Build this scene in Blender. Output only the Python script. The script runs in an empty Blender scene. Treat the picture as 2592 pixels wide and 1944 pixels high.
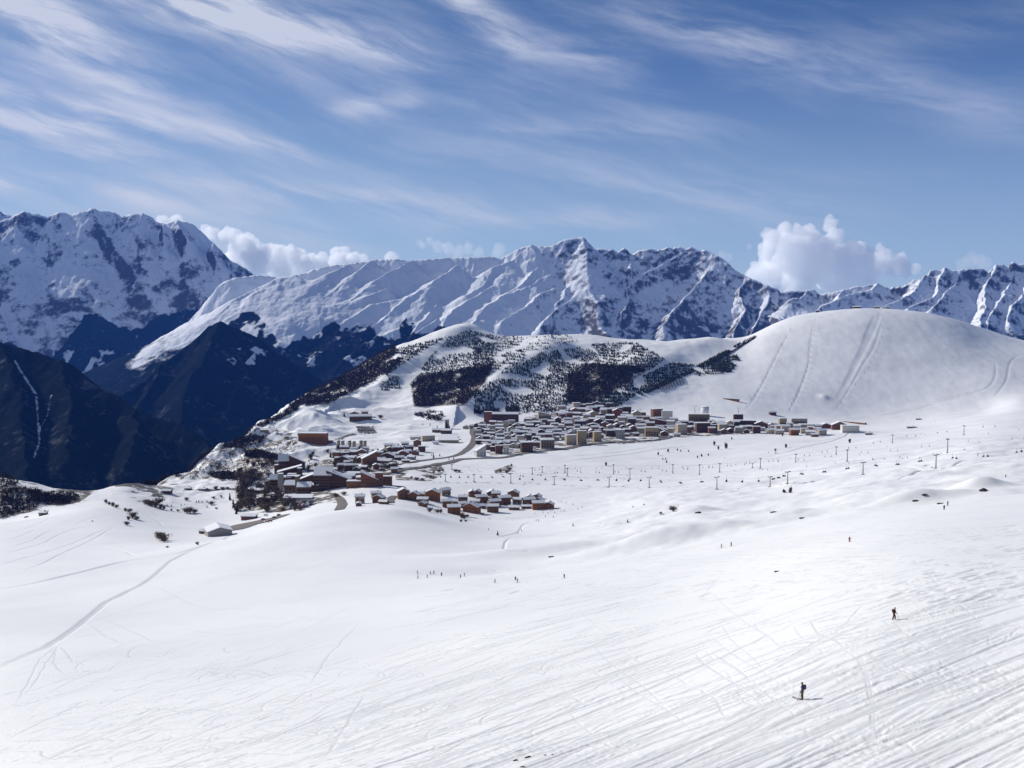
import bpy, bmesh, math, random
import numpy as np
from mathutils import Vector, Matrix
random.seed(7)
rng = np.random.default_rng(7)
sc = bpy.context.scene
COL = sc.collection
R = math.radians

# ------------------------------------------------------------------ camera, sky, sun, exposure
F, CX, CY, HZ = 2657.0, 1296.0, 972.0, 785.0      # focal length and centre in pixels of the 2592 wide frame
PITCH = math.atan((CY - HZ) / F)
SP, CP = math.sin(PITCH), math.cos(PITCH)
cd = bpy.data.cameras.new('camera')
cam = bpy.data.objects.new('camera', cd)
COL.objects.link(cam)
cd.sensor_width = 36.0
cd.lens = 36.0 * F / 2592.0
cd.clip_start = 1.0
cd.clip_end = 80000.0
cam.rotation_euler = (math.pi / 2 - PITCH, 0, 0)
sc.camera = cam

SUN_EL, SUN_AZ = R(29), R(-55)                     # azimuth from +Y, negative to the left
sun_dir = Vector((math.cos(SUN_EL) * math.sin(SUN_AZ), math.cos(SUN_EL) * math.cos(SUN_AZ), math.sin(SUN_EL)))
sl = bpy.data.lights.new('sun', 'SUN')
sl.energy = 4.9
sl.angle = R(0.5)
sl.color = (1.0, 0.955, 0.88)
so = bpy.data.objects.new('sun', sl)
COL.objects.link(so)
so.rotation_euler = (-sun_dir).to_track_quat('-Z', 'Y').to_euler()
sc.view_settings.view_transform = 'Standard'
sc.view_settings.look = 'None'
sc.view_settings.exposure = 0.03
sc.view_settings.gamma = 1.0
sc.cycles.volume_bounces = 28
sc.cycles.max_bounces = 28
sc.cycles.diffuse_bounces = 3

class NB:                                           # short hand for shader maths
    def __init__(s, tree): s.t = tree
    def put(s, sock, v):
        if hasattr(v, 'is_linked'): s.t.links.new(v, sock)
        else: sock.default_value = v
    def m(s, op, a, b=None, c=None, clamp=False):
        n = s.t.nodes.new('ShaderNodeMath'); n.operation = op; n.use_clamp = clamp
        s.put(n.inputs[0], a)
        if b is not None: s.put(n.inputs[1], b)
        if c is not None: s.put(n.inputs[2], c)
        return n.outputs[0]
    def vec(s, x, y, z=0.0):
        n = s.t.nodes.new('ShaderNodeCombineXYZ')
        for i, v in enumerate((x, y, z)): s.put(n.inputs[i], v)
        return n.outputs[0]
    def noise(s, vec, scale, detail=4.0, rough=0.5, dist=0.0, lac=2.0):
        n = s.t.nodes.new('ShaderNodeTexNoise'); n.noise_dimensions = '3D'
        s.put(n.inputs['Vector'], vec); n.inputs['Scale'].default_value = scale
        n.inputs['Detail'].default_value = detail; n.inputs['Roughness'].default_value = rough
        n.inputs['Distortion'].default_value = dist; n.inputs['Lacunarity'].default_value = lac
        return n.outputs['Fac']
    def ss(s, v, lo, hi, a=0.0, b=1.0):
        n = s.t.nodes.new('ShaderNodeMapRange'); n.interpolation_type = 'SMOOTHSTEP'
        s.put(n.inputs['Value'], v); s.put(n.inputs['From Min'], lo); s.put(n.inputs['From Max'], hi)
        s.put(n.inputs['To Min'], a); s.put(n.inputs['To Max'], b)
        return n.outputs['Result']
    def mix(s, f, a, b):
        n = s.t.nodes.new('ShaderNodeMix'); n.data_type = 'RGBA'
        s.put(n.inputs[0], f)
        s.put(n.inputs[6], a if hasattr(a, 'is_linked') else (*a, 1.0))
        s.put(n.inputs[7], b if hasattr(b, 'is_linked') else (*b, 1.0))
        return n.outputs[2]

def make_world():
    w = bpy.data.worlds.new('World'); sc.world = w; w.use_nodes = True
    nt = w.node_tree; nt.nodes.clear(); b = NB(nt)
    sky = nt.nodes.new('ShaderNodeTexSky'); sky.sky_type = 'NISHITA'; sky.sun_disc = False
    sky.sun_elevation = SUN_EL; sky.sun_rotation = SUN_AZ
    sky.altitude = 2000.0; sky.air_density = 1.0; sky.dust_density = 0.25; sky.ozone_density = 3.5
    tc = nt.nodes.new('ShaderNodeTexCoord')
    sp = nt.nodes.new('ShaderNodeSeparateXYZ'); nt.links.new(tc.outputs['Generated'], sp.inputs[0])
    x, y, z = sp.outputs
    az = b.m('ARCTAN2', x, y)
    el = b.m('ARCSINE', z)
    # cirrus: fibres drawn out along a gently falling direction, with bright bands and clear gaps
    warp = b.noise(b.vec(b.m('MULTIPLY', az, 3.0), b.m('MULTIPLY', el, 7.0), 3.3), 1.0, 4.0, 0.55)
    wz = b.m('MULTIPLY', b.m('SUBTRACT', warp, 0.5), 0.055)
    e2 = b.m('ADD', el, wz)
    fa = b.m('SUBTRACT', b.m('MULTIPLY', az, 2.4), b.m('MULTIPLY', e2, 1.2))
    fe = b.m('ADD', b.m('MULTIPLY', e2, 15.0), b.m('MULTIPLY', az, 4.0))
    n1 = b.noise(b.vec(fa, fe, 1.7), 1.0, 9.0, 0.58, 0.15)
    n2 = b.noise(b.vec(b.m('MULTIPLY', fa, 3.0), b.m('MULTIPLY', fe, 3.2), 9.1), 1.0, 8.0, 0.62, 0.1)
    body = b.m('ADD', b.m('MULTIPLY', n1, 0.72), b.m('MULTIPLY', n2, 0.28))
    left = b.ss(az, 0.32, -0.42)                     # more cloud towards the sun
    thin = b.ss(body, b.m('SUBTRACT', 0.50, b.m('MULTIPLY', left, 0.14)), 0.76)
    thin = b.m('MULTIPLY', thin, b.m('ADD', 0.22, b.m('MULTIPLY', left, 0.56)))
    total = thin
    def band(u0, v0, u1, v1, wid, amp):
        a0, e0, a1, e1 = (u0 - CX) / F, (HZ - v0) / F, (u1 - CX) / F, (HZ - v1) / F
        L = math.hypot(a1 - a0, e1 - e0); dx, dy = (a1 - a0) / L, (e1 - e0) / L
        ca, ce = (a0 + a1) / 2, (e0 + e1) / 2
        p = b.m('SUBTRACT', az, ca); q = b.m('SUBTRACT', b.m('ADD', el, b.m('MULTIPLY', wz, 0.55)), ce)
        l = b.m('DIVIDE', b.m('ADD', b.m('MULTIPLY', p, dx), b.m('MULTIPLY', q, dy)), L / 2)
        s_ = b.m('DIVIDE', b.m('SUBTRACT', b.m('MULTIPLY', q, dx), b.m('MULTIPLY', p, dy)), wid / F)
        g = b.m('ADD', b.m('MULTIPLY', s_, s_), b.m('POWER', b.m('ABSOLUTE', l), 4.0))
        g = b.m('POWER', 2.718, b.m('MULTIPLY', g, -1.0))
        fib = b.ss(n2, 0.32, 0.68, 0.12, 1.2)
        return b.m('MULTIPLY', b.m('MULTIPLY', g, fib), amp)
    for a in ((-200, 0, 330, 190, 60, 0.9), (120, -40, 760, 130, 62, 0.85), (480, 80, 1060, 160, 42, 0.75),
              (1000, -80, 1330, 150, 38, 0.75), (1270, 120, 1620, 190, 40, 0.5), (-100, 320, 380, 395, 34, 0.9),
              (20, 280, 800, 400, 26, 0.55), (860, 285, 1060, 262, 22, 0.45), (-60, 500, 220, 490, 22, 0.6),
              (-100, 410, 420, 420, 16, 0.5), (400, 470, 1200, 520, 24, 0.42), (300, 500, 700, 560, 22, 0.4),
              (1700, 90, 2600, 420, 52, 0.30), (1500, 60, 1950, 190, 40, 0.26), (2000, 180, 2600, 130, 50, 0.14),
              (900, 545, 1700, 560, 26, 0.30), (1250, 330, 1760, 350, 30, 0.28), (-100, 60, 500, 300, 60, 0.5),
              (1400, 470, 2200, 520, 70, 0.18)):
        total = b.m('ADD', total, band(*a))
    low = b.m('ADD', b.ss(el, 0.27, 0.0, 0.0, 0.62), b.ss(az, .15, -.45, 0.0, .14))
    total = b.m('MINIMUM', total, 0.93)
    hs = nt.nodes.new('ShaderNodeHueSaturation'); hs.inputs['Saturation'].default_value = 1.0
    hs.inputs['Value'].default_value = 1.0
    nt.links.new(sky.outputs[0], hs.inputs['Color'])
    tint = nt.nodes.new('ShaderNodeMix'); tint.data_type = 'RGBA'; tint.blend_type = 'MULTIPLY'; tint.inputs[0].default_value = 1.0
    nt.links.new(hs.outputs[0], tint.inputs[6]); tint.inputs[7].default_value = (.90, 1.0, 1.02, 1)
    colr = b.mix(total, b.mix(low, tint.outputs[2], (9.3, 12.2, 15.0)), (13.6, 14.0, 14.5))
    bg = nt.nodes.new('ShaderNodeBackground'); bg.inputs['Strength'].default_value = 0.052
    nt.links.new(colr, bg.inputs['Color'])
    out = nt.nodes.new('ShaderNodeOutputWorld'); nt.links.new(bg.outputs[0], out.inputs['Surface'])
make_world()

# ------------------------------------------------------------------ pixels and points
def crop(x0, y0, s): return lambda x, y: (x0 + s * x, y0 + s * y)
T1, T2, T3, T4 = crop(0, 500, .2953), crop(600, 540, .2953), crop(1200, 560, .2953), crop(1800, 520, .35805)
T5, T6, T7 = crop(0, 1000, .27125), crop(600, 1000, .18083), crop(1000, 1000, .18083)
T8, T9, T10 = crop(1400, 980, .18083), crop(1800, 960, .18083), crop(2192, 960, .18083)
T11, T12, T13 = crop(1200, 1240, .18083), crop(1600, 1240, .44846), crop(0, 1400, .45208)
Q3, Q4, Q5, Q8 = crop(900, 1200, .11754), crop(1150, 1200, .12658), crop(1050, 1380, .13562), crop(440, 1300, .12658)
def s_of(v):
    b = (CY - v) / F
    return (-SP + b * CP) / (CP + b * SP)
def t_of(u, v):
    b = (CY - v) / F
    return ((u - CX) / F) / (CP + b * SP)
def P(u, v, Y): return (t_of(u, v) * Y, Y, s_of(v) * Y)

def pchip(xk, yk, x):
    xk = np.asarray(xk, float); yk = np.asarray(yk, float)
    one = yk.ndim == 1
    if one: yk = yk[:, None]
    h = np.diff(xk)[:, None]; d = np.diff(yk, axis=0) / h
    m = np.zeros_like(yk); m[0] = d[0]; m[-1] = d[-1]
    if len(xk) > 2:
        w1 = 2 * h[1:] + h[:-1]; w2 = h[1:] + 2 * h[:-1]
        ok = d[:-1] * d[1:] > 0
        with np.errstate(divide='ignore', invalid='ignore'):
            hm = (w1 + w2) / (w1 / d[:-1] + w2 / d[1:])
        m[1:-1] = np.where(ok, hm, 0.0)
    i = np.clip(np.searchsorted(xk, x) - 1, 0, len(xk) - 2)
    hh = h[i, 0]; tt = np.clip((x - xk[i]) / hh, 0, 1)[:, None]; hh = hh[:, None]
    o = ((2*tt**3 - 3*tt**2 + 1) * yk[i] + (tt**3 - 2*tt**2 + tt) * hh * m[i]
         + (-2*tt**3 + 3*tt**2) * yk[i+1] + (tt**3 - tt**2) * hh * m[i+1])
    return o[:, 0] if one else o

def blur(a, sig, axis):
    r = int(3 * sig + 1); k = np.exp(-0.5 * (np.arange(-r, r + 1) / sig) ** 2); k /= k.sum()
    pad = [(0, 0)] * a.ndim; pad[axis] = (r, r)
    p = np.pad(a, pad, mode='edge'); o = np.zeros_like(a); n = a.shape[axis]
    for i, kk in enumerate(k):
        o += kk * (p[i:i+n] if axis == 0 else p[:, i:i+n])
    return o

_perm = np.random.default_rng(11).permutation(4096).astype(np.int32)
_ang = np.random.default_rng(12).uniform(0, 2 * np.pi, 4096)
_gx, _gy = np.cos(_ang).astype(np.float32), np.sin(_ang).astype(np.float32)
def perlin(x, y, seed=0):
    x = np.asarray(x, np.float64) + seed * 37.13; y = np.asarray(y, np.float64) + seed * 91.7
    xi = np.floor(x).astype(np.int64); yi = np.floor(y).astype(np.int64)
    fx = (x - xi).astype(np.float32); fy = (y - yi).astype(np.float32)
    def g(ix, iy, dx, dy):
        h = _perm[(_perm[ix & 4095] + iy) & 4095]
        return _gx[h] * dx + _gy[h] * dy
    ux = fx*fx*fx*(fx*(fx*6-15)+10); uy = fy*fy*fy*(fy*(fy*6-15)+10)
    a = g(xi, yi, fx, fy); b = g(xi+1, yi, fx-1, fy); c = g(xi, yi+1, fx, fy-1); d = g(xi+1, yi+1, fx-1, fy-1)
    return (a + ux*(b-a)) + uy * ((c + ux*(d-c)) - (a + ux*(b-a)))
def fbm(x, y, oct=4, seed=0, gain=.5):
    o = 0; a = 1.0
    for i in range(oct):
        o = o + a * perlin(x * 2**i, y * 2**i, seed + i); a *= gain
    return o
def ridged(x, y, oct=5, seed=0, gain=.5):
    o = 0; a = 1.0; w = 1.0
    for i in range(oct):
        n = 1 - np.abs(perlin(x * 2**i, y * 2**i, seed + i)) * 2.0
        n = n * n * w; o = o + a * n; w = np.clip(n * 1.6, 0, 1); a *= gain
    return o
def sstep(a, b, x):
    t = np.clip((x - a) / (b - a), 0, 1); return t * t * (3 - 2 * t)
def inpoly(px, py, poly):
    o = np.zeros(np.shape(px), bool); n = len(poly)
    for i in range(n):
        x1, y1 = poly[i]; x2, y2 = poly[(i + 1) % n]
        if y1 == y2: continue
        c = ((y1 > py) != (y2 > py)) & (px < (x2 - x1) * (py - y1) / (y2 - y1) + x1)
        o ^= c
    return o

# ------------------------------------------------------------------ the near ground: heights read from columns of the view
def z_(z): return ('z', z)
NEAR = {
 -700: [(30, z_(-22)), (70, z_(-45)), (130, z_(-68)), (250, z_(-100)), (420, z_(-135)), (600, z_(-165)), (900, z_(-200)), (1100, z_(-215)), (1300, z_(-480)), (1900, z_(-850))],
 0: [(30, z_(-18)), (70, z_(-36)), (130, 1944), (250, 1700), (420, 1550), (600, 1450), (760, 1380), (900, 1320), (960, 1326), (1040, 1242), (1100, 1192), (1230, z_(-330)), (1900, z_(-820))],
 200: [(30, z_(-17)), (70, z_(-35)), (125, 1944), (240, 1710), (400, 1565), (580, 1455), (740, 1385), (860, 1325), (950, 1275), (1010, 1282), (1080, 1250), (1120, 1247), (1250, z_(-340)), (1900, z_(-780))],
 300: [(30, z_(-17)), (70, z_(-34)), (120, 1944), (230, 1720), (380, 1580), (560, 1460), (720, 1390), (850, 1330), (950, 1288), (1080, 1245), (1150, 1226), (1300, z_(-320)), (1900, z_(-720))],
 400: [(30, z_(-16.5)), (70, z_(-33)), (116, 1944), (220, 1730), (360, 1595), (530, 1465), (680, 1400), (800, 1365), (900, 1338), (1000, 1300), (1150, 1235), (1300, 1197), (1450, z_(-270)), (1900, z_(-620))],
 560: [(30, z_(-16.5)), (70, z_(-34)), (110, 1944), (200, 1750), (320, 1620), (470, 1480), (600, 1400), (680, 1368), (760, 1374), (900, 1347), (1000, 1310), (1150, 1240), (1300, 1200), (1500, 1150), (1650, 1125), (1900, z_(-380))],
 800: [(30, z_(-16)), (70, z_(-33.6)), (100, 1944), (180, 1760), (280, 1640), (420, 1500), (560, 1400), (660, 1330), (720, 1298), (800, 1301), (900, 1290), (960, 1275), (1050, 1245), (1150, 1215), (1350, 1150), (1500, 1112), (1900, 1055)],
 1000: [(30, z_(-16)), (70, z_(-33.4)), (92, 1944), (160, 1780), (250, 1650), (380, 1510), (520, 1420), (650, 1340), (760, 1276), (830, 1280), (920, 1266), (1000, 1243), (1080, 1226), (1200, 1190), (1350, 1150), (1500, 1118), (1650, 1095), (1900, 1065)],
 1130: [(30, z_(-16)), (65, z_(-31.2)), (86, 1944), (155, 1770), (240, 1640), (360, 1510), (500, 1440), (620, 1385), (740, 1325), (830, 1312), (920, 1295), (1000, 1262), (1080, 1235), (1200, 1195), (1350, 1150), (1500, 1118), (1650, 1095), (1900, 1062)],
 1296: [(30, z_(-16)), (60, z_(-29)), (84, 1944), (150, 1750), (230, 1600), (340, 1500), (500, 1440), (650, 1380), (800, 1340), (920, 1310), (1060, 1250), (1350, 1150), (1480, 1120), (1650, 1090), (1900, 1060)],
 1700: [(30, z_(-16)), (60, z_(-28.6)), (80, 1944), (120, 1780), (180, 1640), (270, 1520), (380, 1430), (480, 1370), (600, 1330), (750, 1290), (900, 1260), (1050, 1230), (1250, 1180), (1450, 1130), (1650, 1090), (1900, 1062)],
 2032: [(30, z_(-16)), (60, z_(-28.4)), (78, 1944), (99, 1771), (140, 1640), (200, 1520), (290, 1420), (400, 1345), (520, 1300), (700, 1260), (900, 1215), (1100, 1175), (1300, 1140), (1500, 1110), (1700, 1085), (1900, 1066)],
 2300: [(30, z_(-15.5)), (55, z_(-26)), (74, 1944), (100, 1740), (133, 1575), (180, 1460), (250, 1365), (330, 1300), (450, 1255), (600, 1225), (800, 1185), (1000, 1150), (1200, 1125), (1400, 1105), (1600, 1085), (1900, 1058)],
 2592: [(30, z_(-15)), (55, z_(-25.8)), (70, 1944), (95, 1750), (130, 1600), (160, 1500), (220, 1400), (320, 1300), (450, 1240), (600, 1200), (800, 1150), (1100, 1100), (1400, 1066), (1650, 1044), (1900, 1022)],
 3300: [(30, z_(-12)), (70, z_(-25)), (130, z_(-30)), (220, z_(-40)), (450, z_(-68)), (800, z_(-108)), (1400, z_(-166)), (1900, z_(-192))],
}
FAR = {
 -700: [(1500, z_(-640)), (1900, z_(-850)), (2500, z_(-1000)), (4700, z_(-1000))],
 0: [(1500, z_(-600)), (1900, z_(-820)), (2500, z_(-980)), (4700, z_(-980))],
 300: [(1500, z_(-460)), (1900, z_(-720)), (2500, z_(-930)), (4700, z_(-960))],
 400: [(1500, z_(-310)), (1900, z_(-620)), (2500, z_(-900)), (4700, z_(-960))],
 560: [(1500, 1150), (1650, 1125), (1800, z_(-290)), (2100, z_(-520)), (2600, z_(-850)), (4700, z_(-950))],
 640: [(1500, 1130), (1700, 1100), (1850, 1075), (2000, z_(-270)), (2500, z_(-650)), (3200, z_(-900)), (4700, z_(-950))],
 700: [(1500, 1118), (1750, 1084), (2000, 1055), (2100, 1040), (2250, z_(-260)), (2700, z_(-560)), (3400, z_(-850)), (4700, z_(-950))],
 800: [(1500, 1112), (1800, 1062), (2000, 1035), (2250, 980), (2400, z_(-215)), (2900, z_(-520)), (4700, z_(-950))],
 900: [(1500, 1110), (1800, 1068), (2100, 1010), (2400, 925), (2550, z_(-190)), (3100, z_(-520)), (4700, z_(-900))],
 1000: [(1500, 1118), (1800, 1066), (2000, 1020), (2200, 950), (2400, 875), (2600, z_(-150)), (3200, z_(-450)), (4700, z_(-850))],
 1100: [(1500, 1118), (1800, 1066), (2000, 1008), (2200, 935), (2400, 845), (2600, z_(-120)), (3200, z_(-400)), (4700, z_(-850))],
 1190: [(1500, 1118), (1800, 1066), (2000, 1000), (2200, 920), (2400, 831), (2650, z_(-105)), (3300, z_(-400)), (4700, z_(-800))],
 1300: [(1500, 1115), (1850, 1060), (2100, 960), (2250, 905), (2400, 850), (2700, z_(-130)), (3300, z_(-400)), (4700, z_(-800))],
 1450: [(1500, 1115), (1850, 1058), (2100, 950), (2250, 900), (2400, 842), (2700, z_(-130)), (3300, z_(-400)), (4700, z_(-800))],
 1600: [(1500, 1115), (1850, 1055), (2100, 940), (2250, 900), (2400, 855), (2700, z_(-130)), (3300, z_(-400)), (4700, z_(-800))],
 1750: [(1500, 1118), (1850, 1054), (2050, 980), (2350, 880), (2550, 856), (2800, z_(-110)), (3400, z_(-350)), (4700, z_(-700))],
 1880: [(1500, 1120), (1850, 1056), (2050, 985), (2250, 905), (2450, 856), (2560, 853), (2800, z_(-110)), (3400, z_(-350)), (4700, z_(-700))],
 1940: [(1500, 1120), (1870, 1058), (2080, 970), (2280, 880), (2450, 828), (2560, 826), (2800, z_(-90)), (3400, z_(-350)), (4700, z_(-700))],
 2000: [(1500, 1115), (1880, 1062), (2100, 960), (2300, 865), (2450, 806), (2540, 800), (2800, z_(-60)), (3400, z_(-300)), (4700, z_(-700))],
 2090: [(1500, 1110), (1890, 1066), (2100, 960), (2300, 855), (2450, 792), (2530, 784), (2780, z_(-40)), (3400, z_(-300)), (4700, z_(-700))],
 2180: [(1500, 1108), (1900, 1068), (2100, 960), (2300, 850), (2450, 784), (2520, 777), (2750, z_(-30)), (3300, z_(-250)), (4700, z_(-700))],
 2300: [(1500, 1095), (1900, 1062), (2100, 960), (2300, 852), (2450, 790), (2520, 782), (2720, z_(-35)), (3300, z_(-250)), (4700, z_(-700))],
 2400: [(1500, 1085), (1900, 1050), (2100, 958), (2300, 862), (2450, 808), (2520, 801), (2720, z_(-50)), (3300, z_(-250)), (4700, z_(-700))],
 2500: [(1500, 1070), (1900, 1040), (2100, 955), (2300, 882), (2450, 840), (2520, 834), (2720, z_(-70)), (3300, z_(-250)), (4700, z_(-700))],
 2592: [(1500, 1058), (1800, 1032), (2000, 995), (2200, 925), (2400, 869), (2460, 862), (2700, z_(-90)), (3300, z_(-250)), (4700, z_(-700))],
 3300: [(1500, z_(-172)), (1900, z_(-192)), (2400, z_(-145)), (2900, z_(-190)), (4700, z_(-600))],
}
LY = np.linspace(math.log(6), math.log(4700), 700)
LT = np.linspace(-.8, .8, 700)
def table(tab):
    us = sorted(tab); colz = []
    for u in us:
        Y = np.array([p[0] for p in tab[u]], float)
        S = np.array([p[1][1] / p[0] if isinstance(p[1], tuple) else s_of(p[1]) for p in tab[u]])
        if Y[0] <= 30:                                   # towards the foot of the camera
            Y = np.concatenate([[6.0], Y]); S = np.concatenate([[(S[0] * Y[1] + 5.5) / 6.0], S])
        colz.append(pchip(np.log(Y), S * Y, np.clip(LY, math.log(Y[0]), math.log(Y[-1]))))
    tk = np.array([(u - CX) / F / CP for u in us])
    return pchip(tk, np.array(colz), np.clip(LT, tk[0], tk[-1])).T      # [LY, LT]
ZN, ZF = table(NEAR), table(FAR)
wf = sstep(math.log(1540), math.log(1880), LY)[:, None]
ZT = ZN * (1 - wf) + ZF * wf
wide = sstep(math.log(1000), math.log(380), LY)[:, None]
mid = sstep(math.log(1500), math.log(900), LY)[:, None]
b3, b10, b30 = blur(ZT, 3.0, 1), blur(ZT, 11.0, 1), blur(blur(ZT, 34.0, 1), 9.0, 0)
ZT = blur((b3 * (1 - mid) + b10 * mid) * (1 - wide) + b30 * wide, 2.0, 0)

NC = 1300
TS = np.linspace(-.655, .655, NC)
def seg(a, b, n): return np.exp(np.linspace(math.log(a), math.log(b), n, endpoint=False))
YS = np.concatenate([seg(6, 60, 40), seg(60, 500, 640), seg(500, 1300, 330), seg(1300, 2700, 330), seg(2700, 4700, 60)])
NR = len(YS)
def sample(tab, t, y):
    ft = np.clip((t - LT[0]) / (LT[1] - LT[0]), 0, len(LT) - 1.001); fy = np.clip((np.log(y) - LY[0]) / (LY[1] - LY[0]), 0, len(LY) - 1.001)
    i = ft.astype(int); j = fy.astype(int); a = ft - i; b = fy - j
    return (tab[j, i]*(1-a) + tab[j, i+1]*a)*(1-b) + (tab[j+1, i]*(1-a) + tab[j+1, i+1]*a)*b
GT, GY = np.meshgrid(TS, YS)
GX = GT * GY
Z = sample(ZT, GT, GY)
def zbil(x, y, g=None):
    g = Z if g is None else g
    x = np.asarray(x, float); y = np.asarray(y, float)
    ft = np.clip((x / y - TS[0]) / (TS[1] - TS[0]), 0, NC - 1.001); fy = np.clip(np.interp(y, YS, np.arange(NR)), 0, NR - 1.001)
    i = ft.astype(int); j = fy.astype(int); a = ft - i; b = fy - j
    return (g[j, i]*(1-a) + g[j, i+1]*a)*(1-b) + (g[j+1, i]*(1-a) + g[j+1, i+1]*a)*b
def ground(u, v):
    """the first point of the near ground under a pixel"""
    t = t_of(u, v); s = s_of(v)
    f = min(max((t - TS[0]) / (TS[1] - TS[0]), 0), NC - 1.001); i = int(f); a = f - i
    pr = (Z[:, i] * (1 - a) + Z[:, i + 1] * a) / YS
    pr[:60] = np.minimum(pr[:60], s - 1e-6) if s < pr[60] else pr[:60]
    k = int(np.argmax(pr >= s))
    if k == 0: k = int(np.argmax(pr))
    k = max(k, 1)
    p0, p1 = pr[k - 1], pr[k]
    w = 0.5 if p1 == p0 else min(max((s - p0) / (p1 - p0), 0), 1)
    Y = YS[k - 1] + (YS[k] - YS[k - 1]) * w
    return t * Y, Y, float(zbil(t * Y, Y))

# undulation of the snow
hum = sstep(330, 520, GY) * sstep(1250, 900, GY) * sstep(-0.02, .14, GT)
Z += hum * (4.4 * fbm(GX / 85, GY / 60, 3, 5) + 1.0 * fbm(GX / 22, GY / 18, 3, 8))
Z += sstep(60, 260, GY) * (1.1 * fbm(GX / 140, GY / 110, 3, 21) + 0.22 * fbm(GX / 26, GY / 20, 2, 31))
Z += sstep(1000, 1300, GY) * sstep(1900, 1500, GY) * 1.0 * fbm(GX / 70, GY / 50, 3, 41)
edge = sstep(.0, -.32, GT) * sstep(950, 1250, GY)       # broken ground along the rim of the valley
Z += edge * (12 * fbm(GX / 100, GY / 90, 5, 51) + 14 * (ridged(GX / 160, GY / 140, 4, 61) - .8) * sstep(1150, 1500, GY))
hillm = sstep(1850, 2050, GY) * sstep(.215, .16, GT)
Z += hillm * (6 * fbm(GX / 150, GY / 130, 4, 71))

Z += sstep(1750, 2000, GY) * (.45 * fbm(GX / 22, GY / 40, 3, 75) + 0.6 * fbm(GX / 90, GY / 110, 3, 78))
def stamp_ridge(pix, h, w, wr=None, g=None):
    """a long swell (or hollow) along a line of pixels, wr: width on its right side"""
    pts = np.array([ground(*p) for p in pix])[:, :2]
    wr = wr or w; best = np.full(Z.shape, 1e9); side = np.zeros(Z.shape)
    m = (GY > pts[:, 1].min() - 4*max(w, wr)) & (GY < pts[:, 1].max() + 4*max(w, wr))
    r0, r1 = np.where(m.any(1))[0][[0, -1]]
    X, Y_ = GX[r0:r1+1], GY[r0:r1+1]; bd = np.full(X.shape, 1e9); sd = np.zeros(X.shape)
    for (x1, y1), (x2, y2) in zip(pts[:-1], pts[1:]):
        dx, dy = x2-x1, y2-y1; L = dx*dx+dy*dy + 1e-9
        q = np.clip(((X-x1)*dx + (Y_-y1)*dy)/L, 0, 1); px, py = x1+q*dx, y1+q*dy
        d = np.hypot(X-px, Y_-py); k = d < bd; bd[k] = d[k]; sd[k] = (X-px)[k]
    ww = np.where(sd > 0, wr, w)
    Z[r0:r1+1] += h * np.exp(-(bd/ww)**2)
def mound(u, v, h, rx, ry):
    x, y, _ = ground(u, v)
    Z[:] += h * np.exp(-((GX-x)/rx)**2 - ((GY-y)/ry)**2)

stamp_ridge([(850, 1035), (1000, 942), (1130, 864), (1186, 834)], 18, 90, 38)
stamp_ridge([(1160, 1045), (1235, 985), (1300, 935), (1400, 885)], 20, 90, 45)
stamp_ridge([(1475, 1038), (1560, 985), (1700, 905), (1800, 872)], 16, 80, 45)
stamp_ridge([(1060, 1040), (1120, 1000), (1200, 950)], -14, 45, 45)
stamp_ridge([(1440, 1035), (1500, 985), (1600, 940)], -12, 45, 45)
mound(765, 1068, 20, 62, 75)
mound(905, 1052, 8, 50, 50)
mound(700, 1150, 9, 45, 35)
mound(2086, 1006, 3.4, 9, 10)
mound(1475, 1392, 4.5, 55, 14); mound(1300, 1404, 3, 40, 12); mound(1640, 1380, 4, 40, 12)
mound(1250, 1440, -3, 40, 20)
mound(1560, 1330, 4, 34, 12); mound(1690, 1355, 4, 36, 12); mound(1760, 1300, 5, 18, 10)
mound(2010, 1310, 4, 18, 9); mound(2300, 1270, 4.0, 14, 7); mound(2480, 1240, 6, 12, 8); mound(2330, 1258, 3, 20, 6)
mound(1010, 1300, 3.0, 24, 16); mound(2140, 1290, 3, 24, 8)
mound(2250, 1118, 6, 30, 20); mound(2140, 1098, 6, 40, 25)

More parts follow.
